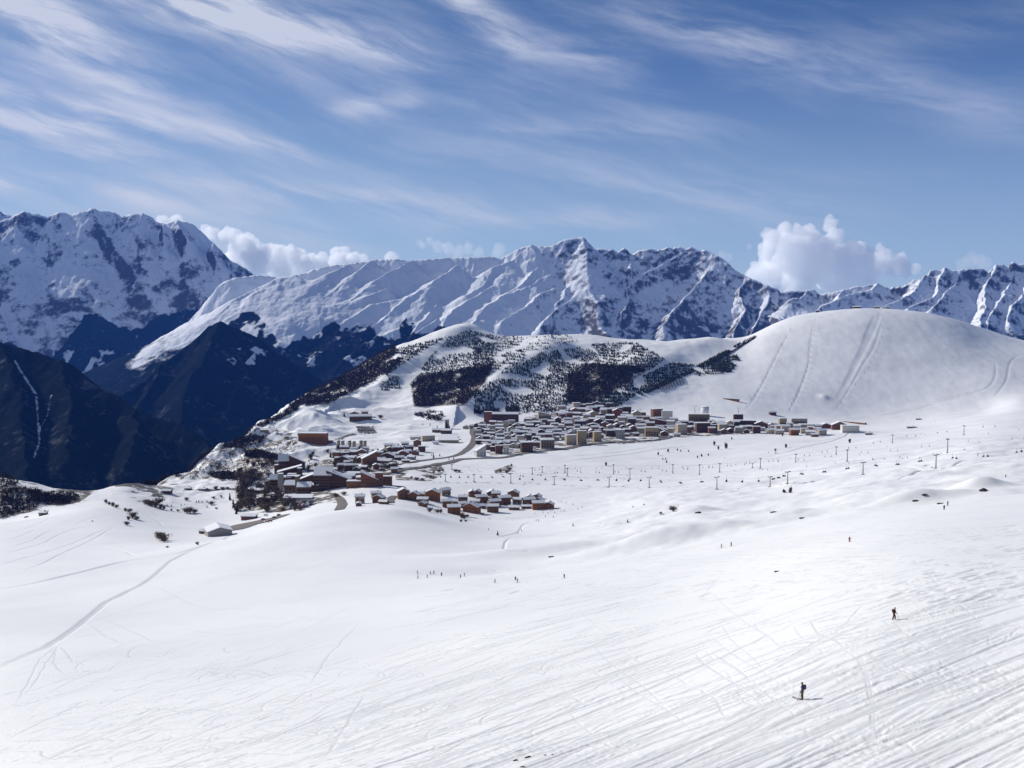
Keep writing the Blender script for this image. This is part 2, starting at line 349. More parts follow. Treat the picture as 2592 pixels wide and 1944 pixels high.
# tracks pressed into the snow
MASK = np.zeros((NR, NC, 4), np.float32)                 # R rock, G brush/forest floor, B pressed snow with groove shade painted in, A 1
MASK[..., 3] = 1
DZ = np.zeros_like(Z)
def carve(pix=None, world=None, depth=.2, width=.5, berm=.25, packed_shade=.25):
    if pix is not None:
        world = [ground(*p)[:2] for p in pix]
    w = np.array(world, float)
    if len(w) < 2: return
    L = np.concatenate([[0], np.cumsum(np.hypot(*np.diff(w, axis=0).T))])
    n0 = max(len(w) * 6, 12)
    q = np.linspace(0, L[-1], n0)
    px, py = (pchip(L, w[:, 0], q), pchip(L, w[:, 1], q)) if np.all(np.diff(L) > 0) else (np.interp(q, L, w[:, 0]), np.interp(q, L, w[:, 1]))
    # dense resample at about the grid pitch
    step = np.maximum(py * (TS[1]-TS[0]) * .8, .03); tot = L[-1]; n = int(min(6000, max(8, tot / step.min())))
    k = np.linspace(0, n0 - 1, n); px = np.interp(k, np.arange(n0), px); py = np.interp(k, np.arange(n0), py)
    ci = (px / py - TS[0]) / (TS[1] - TS[0]); ri = np.interp(py, YS, np.arange(NR))
    cell = py * (TS[1] - TS[0])
    kc = int(min(14, math.ceil(2.2 * width / cell.min()))) + 1
    j = np.clip(ri.astype(int), 1, NR - 2); rs = YS[j + 1] - YS[j]
    kr = int(min(8, math.ceil(2.2 * width / rs.min()))) + 1
    fade = np.minimum(1, np.minimum(np.arange(n), np.arange(n)[::-1]) / (n * .18 + 1))
    ci0, ri0 = np.round(ci).astype(int), np.round(ri).astype(int)
    for a in range(-kr, kr + 1):
        for b in range(-kc, kc + 1):
            r, c = ri0 + a, ci0 + b
            ok = (r >= 0) & (r < NR) & (c >= 0) & (c < NC)
            r, c = r[ok], c[ok]
            d = np.hypot(GX[r, c] - px[ok], GY[r, c] - py[ok]) / np.maximum(width, cell[ok] * .55)
            v = -depth * fade[ok] * np.exp(-d**4 * 1.2)
            np.minimum.at(DZ, (r, c), v)
            if packed_shade: np.maximum.at(MASK[..., 2], (r, c), packed_shade * fade[ok] * np.exp(-d**2))
def jag(pix, n, amp):
    pix = np.array(pix, float); L = np.concatenate([[0], np.cumsum(np.hypot(*np.diff(pix, axis=0).T))])
    q = np.linspace(0, L[-1], n); o = np.stack([np.interp(q, L, pix[:, 0]), np.interp(q, L, pix[:, 1])], 1)
    return o + rng.normal(0, amp, o.shape)
def slope_dir(u, v):                                    # how far a traverse climbs per pixel there
    return np.interp(v, [1400, 1520, 1700, 1944], [.10, .22, .36, .44]) * np.interp(u, [700, 1500, 2592], [.62, .9, 1.15])
# roads beaten by machines
road1 = [(-60, 1722), (0, 1688), (70, 1658), (120, 1636), (170, 1606), (225, 1562), (270, 1524), (310, 1504), (360, 1480), (400, 1450), (432, 1420), (470, 1400), (540, 1371)]
for k in range(3): carve(jag(road1, 26, .6), depth=.3, width=1.5, packed_shade=.75)
carve([(-60, 1508), (0, 1492), (90, 1475), (200, 1449), (330, 1418), (430, 1404), (520, 1378), (585, 1352)], depth=.5, width=1.6, packed_shade=.7)
for tr in ([(0, 1205), (200, 1180), (330, 1158), (480, 1138)], [(0, 1270), (160, 1262), (300, 1225), (500, 1135)], [(0, 1365), (150, 1330), (320, 1262), (560, 1240)],
           [(0, 1412), (170, 1398), (300, 1355), (420, 1290), (560, 1245)], [(0, 1498), (200, 1440), (400, 1380), (560, 1300), (700, 1250), (900, 1215), (1050, 1200), (1110, 1210)],
           [(0, 1595), (300, 1500), (620, 1405), (900, 1285), (1100, 1215)], [(200, 1655), (400, 1570), (620, 1460), (900, 1330), (1110, 1210)],
           [(690, 1215), (850, 1150), (1000, 1130), (1070, 1130)], [(1220, 1050), (1400, 1090), (1520, 1140), (1700, 1150), (2000, 1160), (2150, 1170)],
           [(1300, 1070), (1480, 1180), (1580, 1240), (1800, 1245), (2100, 1215)], [(700, 1410), (1100, 1450), (1500, 1495), (1650, 1470)]):
    carve([T5(x, y) for x, y in tr], depth=.38, width=.7, packed_shade=.4)
for tr in ([(0, 520), (430, 405), (520, 380), (980, 230), (1300, 120), (1600, 130), (1750, 80), (1980, -10)], [(870, 180), (1050, 280), (1200, 315), (1500, 305), (1900, 215)],
           [(500, 395), (600, 470), (700, 515)], [(550, 360), (700, 420), (860, 495), (1000, 510)], [(320, 510), (220, 600), (160, 720), (90, 850)],
           [(330, 510), (260, 620), (200, 720), (130, 800)], [(320, 520), (300, 620), (370, 690)], [(340, 520), (400, 600), (500, 640)], [(1640, 350), (1830, 380), (2100, 340)],
           [(600, 610), (860, 600), (1150, 570), (1290, 560), (1260, 530), (1380, 495)], [(720, 730), (1100, 690), (1500, 590), (1900, 470)], [(0, 1060), (500, 820), (560, 800)],
           [(0, 890), (330, 790), (600, 740)], [(2030, 380), (1850, 560), (1720, 760)], [(2050, 780), (1930, 980), (1800, 1180)], 
           [(560, 890), (720, 880), (880, 870), (1040, 890)], [(0, 1110), (220, 1110), (250, 1140), (620, 1130)], [(0, 1050), (400, 1045), (900, 1050), (980, 1040)]):
    carve(jag([T13(x, y) for x, y in tr], 22, 1.1), depth=.06, width=.26, packed_shade=.6)
# runs on the far dome and piste edges
for tr in ([(1210, 740), (1160, 850), (1090, 990), (1000, 1170), (950, 1270), (880, 1400)], [(1180, 760), (1110, 900), (1060, 1040), (990, 1160)]):
    carve([T4(x, y) for x, y in tr], depth=.75, width=6, packed_shade=.25)
for tr in ([(1215, 800), (1150, 1000), (1060, 1150), (930, 1370), (850, 1470)], [(730, 800), (700, 1000), (690, 1110), (640, 1270), (540, 1470)], [(570, 860), (480, 1030), (400, 1190), (330, 1320), (240, 1450)],
           [(750, 800), (900, 760), (1060, 715)], [(2212, 1045), (2130, 1090), (2080, 1250), (1990, 1370)], [(2010, 1100), (2000, 1230), (1930, 1300), (1600, 1380), (1480, 1430)],
           [(1930, 1320), (1700, 1370), (1450, 1440), (1100, 1500)], [(1300, 840), (1330, 1400)][:0] or [(2212, 1440), (1900, 1470), (1600, 1520), (1300, 1530)]):
    carve([T4(x, y) for x, y in tr], depth=.5, width=2.6, packed_shade=.35)
for tr in ([(0, 1070), (700, 980), (1300, 900), (1900, 820), (2212, 790)], [(0, 1440), (500, 1420), (900, 1390), (1500, 1420), (2100, 1385)], [(150, 980), (700, 930), (1400, 840)], [(0, 1290), (900, 1300), (1600, 1280)]):
    carve([T8(x, y) for x, y in tr], depth=.9, width=1.6, packed_shade=.35)
for tr in ([(0, 1160), (600, 1120), (950, 1040), (1300, 950), (1800, 830), (2050, 700)], [(0, 1640), (400, 1560), (1200, 1470), (2000, 1330)], [(0, 1300), (900, 1290), (1500, 1180), (2212, 1060)], [(850, 900), (1500, 860), (2000, 760)]):
    carve([T9(x, y) for x, y in tr], depth=.9, width=1.5, packed_shade=.3)
for tr in ([(0, 620), (400, 600), (600, 560)], [(600, 690), (1300, 660), (2000, 630)], [(0, 1320), (700, 1250), (1400, 1210), (2212, 1180)], [(0, 1000), (600, 960), (900, 900)], [(0, 1500), (700, 1300), (1500, 1100)]):
    carve([T10(x, y) for x, y in tr], depth=.8, width=1.3, packed_shade=.3)
for tr in ([(0, 400), (800, 385), (1000, 340)], [(0, 680), (350, 660), (600, 600), (700, 480), (850, 420)], [(1400, 520), (1700, 500), (2050, 460)], [(380, 640), (1300, 630), (2000, 600)], [(400, 830), (440, 730), (550, 660)],
           [(440, 845), (530, 850), (820, 855)], [(1600, 600), (2200, 480)], [(200, 380), (860, 390)]):
    carve([T11(x, y) for x, y in tr], depth=.5, width=.9, packed_shade=.35)
for tr in ([(1270, 920), (1310, 1050), (1345, 1180), (1355, 1350), (1385, 1560)], [(1288, 915), (1330, 1050), (1362, 1180), (1372, 1350), (1405, 1560)], [(1300, 900), (1500, 1010), (1700, 1090), (1900, 1140), (2200, 1180)], [(1310, 915), (1500, 1030), (1680, 1110), (1760, 1140)],
           [(360, 900), (380, 960), (560, 1080), (620, 1110), (750, 1150), (960, 1240), (1100, 1330)], [(1000, 720), (1040, 800), (1170, 860), (1300, 910)], [(460, 920), (600, 1010), (700, 1100)], [(2045, 765), (2010, 860), (2035, 890)], [(2200, 760), (2100, 850), (2060, 890)],
           [(600, 1130), (640, 1200), (720, 1220), (800, 1215)], [(350, 1110), (480, 1180), (510, 1260), (580, 1300)], [(1560, 1440), (1640, 1520), (1700, 1560)], [(500, 480), (410, 590), (380, 640)], [(1310, 640), (1200, 760), (1130, 830)], [(900, 1330), (1100, 1400), (1300, 1400)], [(0, 1500), (500, 1440), (900, 1370), (1200, 1290)]):
    carve(jag([T12(x, y) for x, y in tr], 20, .9), depth=.06, width=.16, packed_shade=.6)
# hundreds of ski lines across the near slope
for i in range(1150):
    v = 1430 + (1990 - 1430) * rng.beta(1.5, 1.0); lo = np.interp(v, [1430, 1560, 1950], [1250, 1000, 820])
    u = rng.uniform(lo, 2700)
    if float(perlin(u / 190, v / 70, 5)) < -.12 + .1 * rng.normal(): continue
    k = slope_dir(u, v) * rng.normal(1, .27); Lp = rng.uniform(40, 260) * np.interp(v, [1430, 1950], [.6, 1.5])
    c = rng.normal(0, .0003)
    x = np.linspace(-Lp/2, Lp/2, 14)
    carve(np.stack([u + x, v - k * x + c * x * x * 1.2], 1) + rng.normal(0, .5, (14, 2)), depth=rng.uniform(.02, .075) * np.interp(v, [1430, 1600, 1950], [1.5, 1.1, .9]),
          width=rng.uniform(.10, .26) * np.interp(v, [1430, 1600, 1950], [3.4, 2.2, 1.1]), packed_shade=rng.uniform(.2, .8))
for i in range(90):                                    # long pairs of edges
    v = rng.uniform(1560, 1990); u = rng.uniform(1100, 2600); k = slope_dir(u, v) * rng.normal(1, .1); Lp = rng.uniform(380, 1000)
    x = np.linspace(-Lp/2, Lp/2, 26); c = rng.normal(0, .00012)
    pth = np.stack([u + x, v - k * x + c * x * x], 1) + rng.normal(0, .6, (26, 2))
    carve(pth, depth=rng.uniform(.06, .15), width=rng.uniform(.16, .36), packed_shade=.7)
    if i % 2: carve(pth + [0, 5], depth=.08, width=.14, packed_shade=.3)
for i in range(30):                                    # runs straight down, across the others
    u = rng.uniform(1500, 2600); v = rng.uniform(1520, 1900); Lp = rng.uniform(60, 260); k = rng.uniform(.5, 1.1)
    x = np.linspace(-.5, .5, 16)
    carve(np.stack([u + x * Lp + 6*np.sin(x*9), v + x * Lp * k], 1), depth=.045, width=.16, packed_shade=.3)
for i in range(30):                                    # linked turns low on the left
    u = rng.uniform(60, 1200); v = rng.uniform(1690, 1935); Lp = rng.uniform(180, 520); n = 44
    x = np.linspace(0, 1, n); turns = rng.uniform(1.2, 3.6); am = rng.uniform(8, 30)
    dx = x * Lp + am * np.cos(x * turns * 6.28); dy = -x * Lp * rng.uniform(-.05, .30) + am * .35 * np.sin(x * turns * 6.28)
    carve(np.stack([u + dx, v + dy], 1), depth=.06, width=.2, packed_shade=rng.uniform(.35, .8))
for i in range(240):                                   # thin slanting lines on the left
    u = rng.uniform(120, 1250); v = 1560 + 390 * rng.beta(1.6, 1); k = rng.uniform(.08, .42); Lp = rng.uniform(50, 330); x = np.linspace(-Lp/2, Lp/2, 12)
    carve(np.stack([u + x, v - k * x + rng.normal(0, .0006) * x * x], 1) + rng.normal(0, .6, (12, 2)), depth=rng.uniform(.02, .06), width=rng.uniform(.14, .3), packed_shade=rng.uniform(.3, .9))
for i in range(380):                                   # short edge cuts
    u = rng.uniform(0, 1300); v = 1650 + 300 * rng.beta(1.4, 1); Lp = rng.uniform(14, 90); k = rng.uniform(-.05, .35)
    x = np.linspace(-Lp/2, Lp/2, 8)
    carve(np.stack([u + x, v - k * x + rng.normal(0, .0015) * x * x], 1), depth=rng.uniform(.05, .14), width=rng.uniform(.12, .3), packed_shade=rng.uniform(.3, .9))
for i in range(900):                                   # scuffs farther up the piste
    u = rng.uniform(1150, 2620); v = rng.uniform(1330, 1520)
    if v < np.interp(u, [1150, 1700, 2592], [1455, 1400, 1270]): continue
    k = slope_dir(u, v) * rng.normal(1, .3); Lp = rng.uniform(10, 60); x = np.linspace(-Lp/2, Lp/2, 6)
    carve(np.stack([u + x, v - k * x], 1), depth=rng.uniform(.08, .25), width=rng.uniform(.3, .8), packed_shade=rng.uniform(.2, .6))
# churned crust, low right
ch = np.clip(fbm(GX / 7, GY / 11, 3, 83) * 2.0 + .1, 0, 1) * sstep(.12, .42, GT) * sstep(190, 90, GY)
ch += .7 * np.clip(fbm(GX / 14, GY / 20, 2, 87) * 2.2 - .15, 0, 1) * sstep(300, 120, GY)
Z += ch * (.10 * fbm(GX / .75, GY / 1.3, 3, 91) - .02)
Z += sstep(600, 120, GY) * .030 * fbm(GX / 1.1, GY / .8, 3, 95)
Z += DZ
MASK[..., 2] *= .8

# where rock and brush break through
U_ = CX + F * GT * (CP + ((CY - 1150) / F) * SP)
SV = Z / GY
bb = np.tan(np.arctan(SV) + PITCH); GV = CY - F * bb; GU = CX + F * GT * (CP + bb * SP)
vis = SV >= np.maximum.accumulate(np.where(GY > 60, SV, -9), axis=0) - 1e-5
gn = fbm(GX / 30, GY / 24, 4, 101)
rim = sstep(560, 330, GU) * sstep(1000, 1060, GY) * sstep(-.35, .25, fbm(GX / 60, GY / 45, 4, 111))
cliff = sstep(1150, 1350, GY) * sstep(.15, -.1, GT) * sstep(-230, -270, Z)
slope_l = inpoly(GU, GV, [T5(1350, 760), T5(1700, 560), T5(2100, 420), T6(400, 420), T6(760, 520), T6(860, 700), T6(640, 880), T6(560, 1040), T6(200, 1100), T6(0, 1060), T5(2100, 790), T5(1700, 790)]) * sstep(-.05, .3, fbm(GX / 14, GY / 22, 4, 131))
knoll = inpoly(GU, GV, [T6(0, 600), T6(700, 560), T6(900, 700), T6(700, 870), T6(0, 880)]) * sstep(.0, .35, gn)
extra = np.zeros(Z.shape, bool)
for tr, pl in ((T7, [(0, 1120), (200, 1100), (480, 1160), (500, 1210), (200, 1190), (0, 1165)]), (T7, [(500, 1070), (690, 1050), (680, 1080), (520, 1100)]), (T7, [(1380, 1060), (1620, 970), (1640, 1060), (1500, 1120)]), (T7, [(0, 1270), (80, 1245), (190, 1245), (60, 1310)]),
               (T6, [(0, 900), (560, 900), (560, 1000), (300, 1150), (0, 1150)]), (T6, [(960, 960), (1400, 960), (1250, 1080), (950, 1060)]), (T7, [(0, 1020), (640, 960), (700, 1080), (520, 1200), (0, 1190)]), (T6, [(1000, 900), (1400, 900), (1500, 1060), (2212, 1040), (2212, 1120), (1250, 1110), (950, 1080)]), (T6, [(400, 1360), (700, 1420), (1300, 1330), (1480, 1500), (1200, 1520), (600, 1640), (150, 1650)]), (T6, [(0, 1260), (150, 1350), (300, 1550), (600, 1500), (450, 1400)]), (T5, [(0, 740), (300, 900), (900, 890), (740, 1000), (0, 1150)])):
    extra |= inpoly(GU, GV, [tr(*p) for p in pl])
floor_ = np.zeros(Z.shape, bool)
for pl in ([T2(1490, 1470), T2(1560, 1390), T2(1900, 1350), T2(2200, 1290), T2(2130, 1440), T2(1960, 1640), T2(1520, 1660)], [T3(800, 1330), T3(950, 1230), T3(1440, 1250), T3(1470, 1290), T3(1150, 1480), T3(950, 1575), T3(800, 1560)], [T2(440, 1660), T2(620, 1540), T2(900, 1390), T2(1100, 1270), T2(1280, 1170), T2(1350, 1130), T2(1330, 1260), T2(1200, 1390), T2(950, 1500), T2(700, 1600)],
           [T6(80, 770), T6(350, 790), T6(700, 885), T6(560, 930), T6(90, 885)]):
    floor_ |= inpoly(GU, GV, pl)
brush = inpoly(GU, GV, [T5(1350, 830), T5(1500, 780), T5(1680, 830), T5(1620, 880), T5(1400, 870)]) * sstep(-.2, .3, gn)
town = inpoly(GU, GV, [T7(1150, 420), T8(60, 340), T8(700, 260), T8(1600, 480), T9(0, 560), T9(1500, 640), T9(1500, 720), T8(1500, 720), T8(400, 830), T7(1350, 850), T7(1150, 700)]) * sstep(-.35, .15, gn)
MASK[..., 0] = np.clip(rim * .9 + cliff + knoll * .8 + .35 * town, 0, 1)
MASK[..., 1] = np.clip(brush + .85 * town + .8 * slope_l + 1.0 * extra * sstep(-.4, .15, gn) + .95 * blur(blur(floor_.astype(float), 1.5, 0), 1.5, 1), 0, 1)

def attr(me, name, arr):
    a = me.attributes.new(name, 'FLOAT_COLOR', 'POINT'); a.data.foreach_set('color', np.ascontiguousarray(arr, np.float32).ravel())
def grid_mesh(name, X, Y, Zz, mask=None):
    nr, nc = X.shape; me = bpy.data.meshes.new(name)
    co = np.stack([X, Y, Zz], -1).astype(np.float32)
    me.vertices.add(nr * nc); me.vertices.foreach_set('co', co.ravel())
    i = np.arange(nr * nc).reshape(nr, nc)
    q = np.stack([i[:-1, :-1], i[:-1, 1:], i[1:, 1:], i[1:, :-1]], -1).reshape(-1, 4).astype(np.int32)
    me.loops.add(q.size); me.loops.foreach_set('vertex_index', q.ravel())
    me.polygons.add(len(q)); me.polygons.foreach_set('loop_start', np.arange(0, q.size, 4, dtype=np.int32))
    me.polygons.foreach_set('loop_total', np.full(len(q), 4, np.int32))
    me.polygons.foreach_set('use_smooth', np.ones(len(q), bool))
    if mask is not None: attr(me, 'mask', mask)
    me.update(calc_edges=True)
    return me
def link(name, me, mat=None, parent=None, loc=None):
    o = bpy.data.objects.new(name, me); COL.objects.link(o)
    if mat is not None and not me.materials: me.materials.append(mat)
    if parent is not None: o.parent = parent
    if loc is not None: o.location = loc
    return o
def tag(o, label=None, cat=None, group=None, kind=None):
    if label: o['label'] = label
    if cat: o['category'] = cat
    if group: o['group'] = group
    if kind: o['kind'] = kind
    return o

# ------------------------------------------------------------------ materials of the land
def new_mat(name):
    m = bpy.data.materials.new(name); m.use_nodes = True; nt = m.node_tree; b = NB(nt)
    p = nt.nodes['Principled BSDF']
    return m, nt, b, p
def snow_ground():
    m, nt, b, p = new_mat('snow_ground')
    geo = nt.nodes.new('ShaderNodeNewGeometry'); pos = geo.outputs['Position']
    at = nt.nodes.new('ShaderNodeAttribute'); at.attribute_name = 'mask'
    sep = nt.nodes.new('ShaderNodeSeparateColor'); nt.links.new(at.outputs['Color'], sep.inputs[0])
    r, g, pk_shade = sep.outputs
    n_big = b.noise(pos, .012, 4); n_rock = b.noise(pos, .11, 6, .62); n_f = b.noise(pos, .9, 4, .6)
    snow = b.mix(b.ss(n_big, .35, .7), (.86, .86, .865), (.80, .80, .81))
    snow = b.mix(b.m('MULTIPLY', pk_shade, .85), snow, (.46, .465, .48))  # grey of pressed snow, with the shade of the grooves painted in
    rock = b.mix(n_f, (.035, .028, .024), (.17, .145, .125))
    rm = b.ss(b.m('ADD', n_rock, b.m('MULTIPLY', r, .55)), .82, .92)
    rm = b.m('MULTIPLY', rm, b.ss(r, .04, .2))
    c = b.mix(rm, snow, rock)
    gm = b.m('MULTIPLY', b.ss(n_rock, .36, .54), b.ss(g, .1, .7))
    c = b.mix(gm, c, (.13, .10, .06))
    nt.links.new(c, p.inputs['Base Color']); p.inputs['Roughness'].default_value = .62
    p.inputs['Specular IOR Level'].default_value = .22
    bp = nt.nodes.new('ShaderNodeBump'); bp.inputs['Strength'].default_value = .35; bp.inputs['Distance'].default_value = .08
    nt.links.new(b.noise(pos, 1.6, 5, .6), bp.inputs['Height']); nt.links.new(bp.outputs[0], p.inputs['Normal'])
    return m
def mountain_mat():
    m, nt, b, p = new_mat('mountain_rock_and_snow')
    geo = nt.nodes.new('ShaderNodeNewGeometry'); pos = geo.outputs['Position']
    at = nt.nodes.new('ShaderNodeAttribute'); at.attribute_name = 'mask'
    sep = nt.nodes.new('ShaderNodeSeparateColor'); nt.links.new(at.outputs['Color'], sep.inputs[0])
    r, g, c3 = sep.outputs                                 # rockiness, forest, open snow strips
    sn = nt.nodes.new('ShaderNodeSeparateXYZ'); nt.links.new(geo.outputs['Normal'], sn.inputs[0])
    nz = sn.outputs[2]
    n1 = b.noise(pos, .012, 7, .62); n2 = b.noise(pos, .045, 5, .65)
    nn = b.m('ADD', b.m('MULTIPLY', n1, .6), b.m('MULTIPLY', n2, .4))
    steep = b.m('ADD', b.m('SUBTRACT', 1.0, nz), b.m('MULTIPLY', b.m('SUBTRACT', nn, .5), 1.1))
    steep = b.m('ADD', steep, b.m('MULTIPLY', b.m('SUBTRACT', r, .5), .5))
    rockm = b.ss(steep, .33, .56)
    rockc = b.mix(n2, (.035, .036, .042), (.16, .15, .145))
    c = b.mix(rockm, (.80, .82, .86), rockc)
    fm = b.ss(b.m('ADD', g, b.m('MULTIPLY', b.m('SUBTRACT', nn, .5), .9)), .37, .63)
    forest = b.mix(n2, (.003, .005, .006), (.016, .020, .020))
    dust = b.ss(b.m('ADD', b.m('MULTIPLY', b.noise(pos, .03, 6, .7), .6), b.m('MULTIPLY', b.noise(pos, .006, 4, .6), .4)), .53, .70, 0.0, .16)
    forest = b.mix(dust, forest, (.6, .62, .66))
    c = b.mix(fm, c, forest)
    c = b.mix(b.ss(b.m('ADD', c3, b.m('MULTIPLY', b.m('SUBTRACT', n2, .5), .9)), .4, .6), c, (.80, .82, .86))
    nt.links.new(c, p.inputs['Base Color']); p.inputs['Roughness'].default_value = .75
    p.inputs['Specular IOR Level'].default_value = 0.0
    bp = nt.nodes.new('ShaderNodeBump'); bp.inputs['Strength'].default_value = .5; bp.inputs['Distance'].default_value = 14.0
    nt.links.new(b.noise(pos, .02, 6, .6), bp.inputs['Height']); nt.links.new(bp.outputs[0], p.inputs['Normal'])
    return m
M_GROUND, M_MOUNT = snow_ground(), mountain_mat()

tag(link('snow_ground', grid_mesh('snow_ground', GX, GY, Z, MASK.reshape(-1, 4)), M_GROUND), kind='structure')

# ------------------------------------------------------------------ the far mountains: ridges with falling flanks
def ridge_pts(tr, pts, Yc, vc, kY):
    o = []
    for x, y in pts:
        u, v = tr(x, y); o.append(P(u, v, Yc - max(0, v - vc) * kY))
    return o
def build_mountain(ridges, u0, u1, Y0, Y1, nc, nr, floor, seed, rough, maskf, back=.9):
    ts = np.linspace((u0 - CX) / F, (u1 - CX) / F, nc); ys = np.linspace(Y0, Y1, nr)
    T, Y = np.meshgrid(ts, ys); X = T * Y
    wx = X + 34 * fbm(X / 300, Y / 300, 5, seed + 3, .6); wy = Y + 34 * fbm(X / 300, Y / 300, 5, seed + 9, .6)
    H = np.full(X.shape, floor, float); D = np.full(X.shape, 1e9)
    for pts, kl, kr in ridges:
        best = np.full(X.shape, -1e9)
        for a, c in zip(pts[:-1], pts[1:]):
            dx, dy = c[0]-a[0], c[1]-a[1]; L = dx*dx + dy*dy + 1e-6
            q = np.clip(((wx-a[0])*dx + (wy-a[1])*dy) / L, 0, 1)
            px, py, pz = a[0]+q*dx, a[1]+q*dy, a[2]+q*(c[2]-a[2])
            ex, ey = wx-px, wy-py; d = np.hypot(ex, ey)
            side = .5 + .5 * np.tanh(ex / (d + 8) * 2.0)
            k = kl * (1 - side) + kr * side
            h = pz - k * d * (1 - .22 * d / (d + 700))
            best = np.maximum(best, h); D = np.minimum(D, d)
        m = np.maximum(H, best); H = m + 9 * np.log(np.exp((H-m)/9) + np.exp((best-m)/9))
    nz = sstep(10, 260, D)
    rg = rough(T, Y) if callable(rough) else rough
    H += rg * nz * (46 * (ridged(X / 380 + Y / 900, Y / 900, 6, seed, .55) - .9) + 12 * fbm(X / 70, Y / 70, 4, seed + 20))
    H += rg * (1 - nz) * 7 * fbm(X / 70, Y / 70, 3, seed + 31)
    S = H / Y; b2 = np.tan(np.arctan(S) + PITCH); V = CY - F * b2; U = CX + F * T * (CP + b2 * SP)
    mask = np.zeros((*X.shape, 4), np.float32); mask[..., 3] = 1
    maskf(mask, X, Y, H, U, V)
    return grid_mesh('mountain', X, Y, H, mask.reshape(-1, 4))
def line_mask(U, V, pix, w):
    bd = np.full(U.shape, 1e9); pix = np.array(pix, float)
    for (x1, y1), (x2, y2) in zip(pix[:-1], pix[1:]):
        dx, dy = x2-x1, y2-y1; q = np.clip(((U-x1)*dx+(V-y1)*dy)/(dx*dx+dy*dy), 0, 1)
        bd = np.minimum(bd, np.hypot(U-x1-q*dx, V-y1-q*dy))
    return sstep(w, w * .3, bd)

# left massif
Y1c, k1 = 9000, 3.2
crest = [(-900, 380), (-500, 300), (-200, 230), (0, 185), (110, 150), (215, 120), (300, 135), (390, 160), (490, 122), (620, 140), (700, 115), (790, 93), (920, 110), (980, 130), (1030, 150), (1090, 145), (1150, 140), (1220, 132), (1290, 165), (1350, 205), (1420, 220),
         (1470, 200), (1520, 190), (1580, 200), (1640, 220), (1690, 250), (1730, 280), (1780, 320), (1830, 380), (1890, 450), (1950, 530), (2030, 610), (2110, 662), (2200, 700), (2400, 720)]
added_shade_ridge = [P(-60, 552, 9000), P(-150, 500, 9150), P(-260, 400, 9500), P(-420, 235, 9950), P(-650, 170, 10300), P(-1000, 240, 10400), P(-1400, 420, 10300)]  # unseen ridge beyond the left edge, added to cast shade on the massif
rid = [([P(*T1(x, y), Y1c) for x, y in crest], 1.4, 1.3), (added_shade_ridge, 1.0, .9)]
for pts, kl, kr in (([(215, 120), (130, 230), (60, 320), (0, 390), (-150, 520)], 1.65, 0.82), ([(490, 122), (400, 200), (370, 290), (330, 380)], 1.95, 0.92),
        ([(790, 93), (720, 190), (600, 290), (450, 360), (380, 450), (240, 480), (120, 520), (0, 610)], 1.50, 0.84),
        ([(1150, 140), (1060, 240), (960, 340), (880, 520), (800, 700), (720, 900), (600, 1100), (520, 1300)], 1.95, 0.87),
        ([(1220, 132), (1180, 240), (1110, 345), (1040, 420), (990, 560), (940, 760), (900, 1000)], 1.95, 0.87),
        ([(450, 500), (330, 560), (300, 640), (200, 800), (100, 1000)], 1.65, 0.87), ([(620, 640), (560, 740), (490, 800), (400, 950), (330, 1150)], 1.65, 0.87),
        ([(1520, 190), (1600, 350), (1640, 480), (1720, 600), (1690, 710), (1500, 850), (1320, 870), (1180, 1020), (1000, 1150), (900, 1290)], 1.80, 0.82),
        ([(1830, 380), (1860, 520), (1830, 660), (1700, 780)], 1.80, 0.87), ([(-200, 230), (-260, 420), (-400, 700), (-500, 1000)], 1.65, 0.87),
        ([(1420, 220), (1400, 400), (1330, 560), (1260, 720), (1150, 900)], 1.95, 0.87)):
    rid.append((ridge_pts(T1, pts, Y1c, 540, k1), kl, kr))
def mask1(m, X, Y, H, U, V):
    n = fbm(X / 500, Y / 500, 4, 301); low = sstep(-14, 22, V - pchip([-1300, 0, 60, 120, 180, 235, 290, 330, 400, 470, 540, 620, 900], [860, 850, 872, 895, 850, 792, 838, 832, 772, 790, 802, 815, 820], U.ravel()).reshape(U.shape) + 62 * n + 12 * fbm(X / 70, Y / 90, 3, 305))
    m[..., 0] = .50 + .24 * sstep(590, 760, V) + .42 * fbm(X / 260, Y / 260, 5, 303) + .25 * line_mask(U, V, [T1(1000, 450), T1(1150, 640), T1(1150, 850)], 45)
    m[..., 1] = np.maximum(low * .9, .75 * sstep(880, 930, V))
    op = fbm(X / 160, Y / 200, 3, 309)
    m[..., 2] = .75 * sstep(-.12, .25, op) * sstep(868, 900, V) * sstep(985, 950, V) * sstep(130, 180, U) * sstep(330, 270, U)
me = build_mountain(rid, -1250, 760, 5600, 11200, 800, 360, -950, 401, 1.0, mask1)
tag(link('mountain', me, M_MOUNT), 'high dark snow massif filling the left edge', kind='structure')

# long central ridge
Y2c, k2 = 7500, 4.3
crest2 = [T2(x, y) for x, y in ((-150, 610), (0, 545), (180, 525), (360, 547), (450, 535), (530, 520), (650, 480), (800, 440), (950, 430), (1150, 397), (1300, 390), (1480, 400), (1800, 376), (2200, 370))] + \
    [T3(x, y) for x, y in ((220, 320), (300, 270), (380, 225), (480, 200), (540, 215), (600, 212), (680, 205), (780, 150), (860, 145), (930, 135), (980, 180), (1045, 240), (1110, 235), (1190, 240), (1250, 255), (1300, 228), (1330, 250), (1360, 285), (1430, 245),
     (1500, 235), (1580, 250), (1660, 220), (1700, 232), (1745, 215), (1800, 240), (1845, 218), (1930, 255), (1960, 245), (2040, 270), (2120, 310), (2200, 355))] + \
    [T4(x, y) for x, y in ((180, 450), (250, 500), (320, 520), (400, 560), (450, 590), (500, 640), (540, 700), (580, 770), (660, 860))]
rid = [([P(u, v, Y2c - 500 * sstep(1700, 2050, u) ) for u, v in crest2], 1.25, 1.25)]
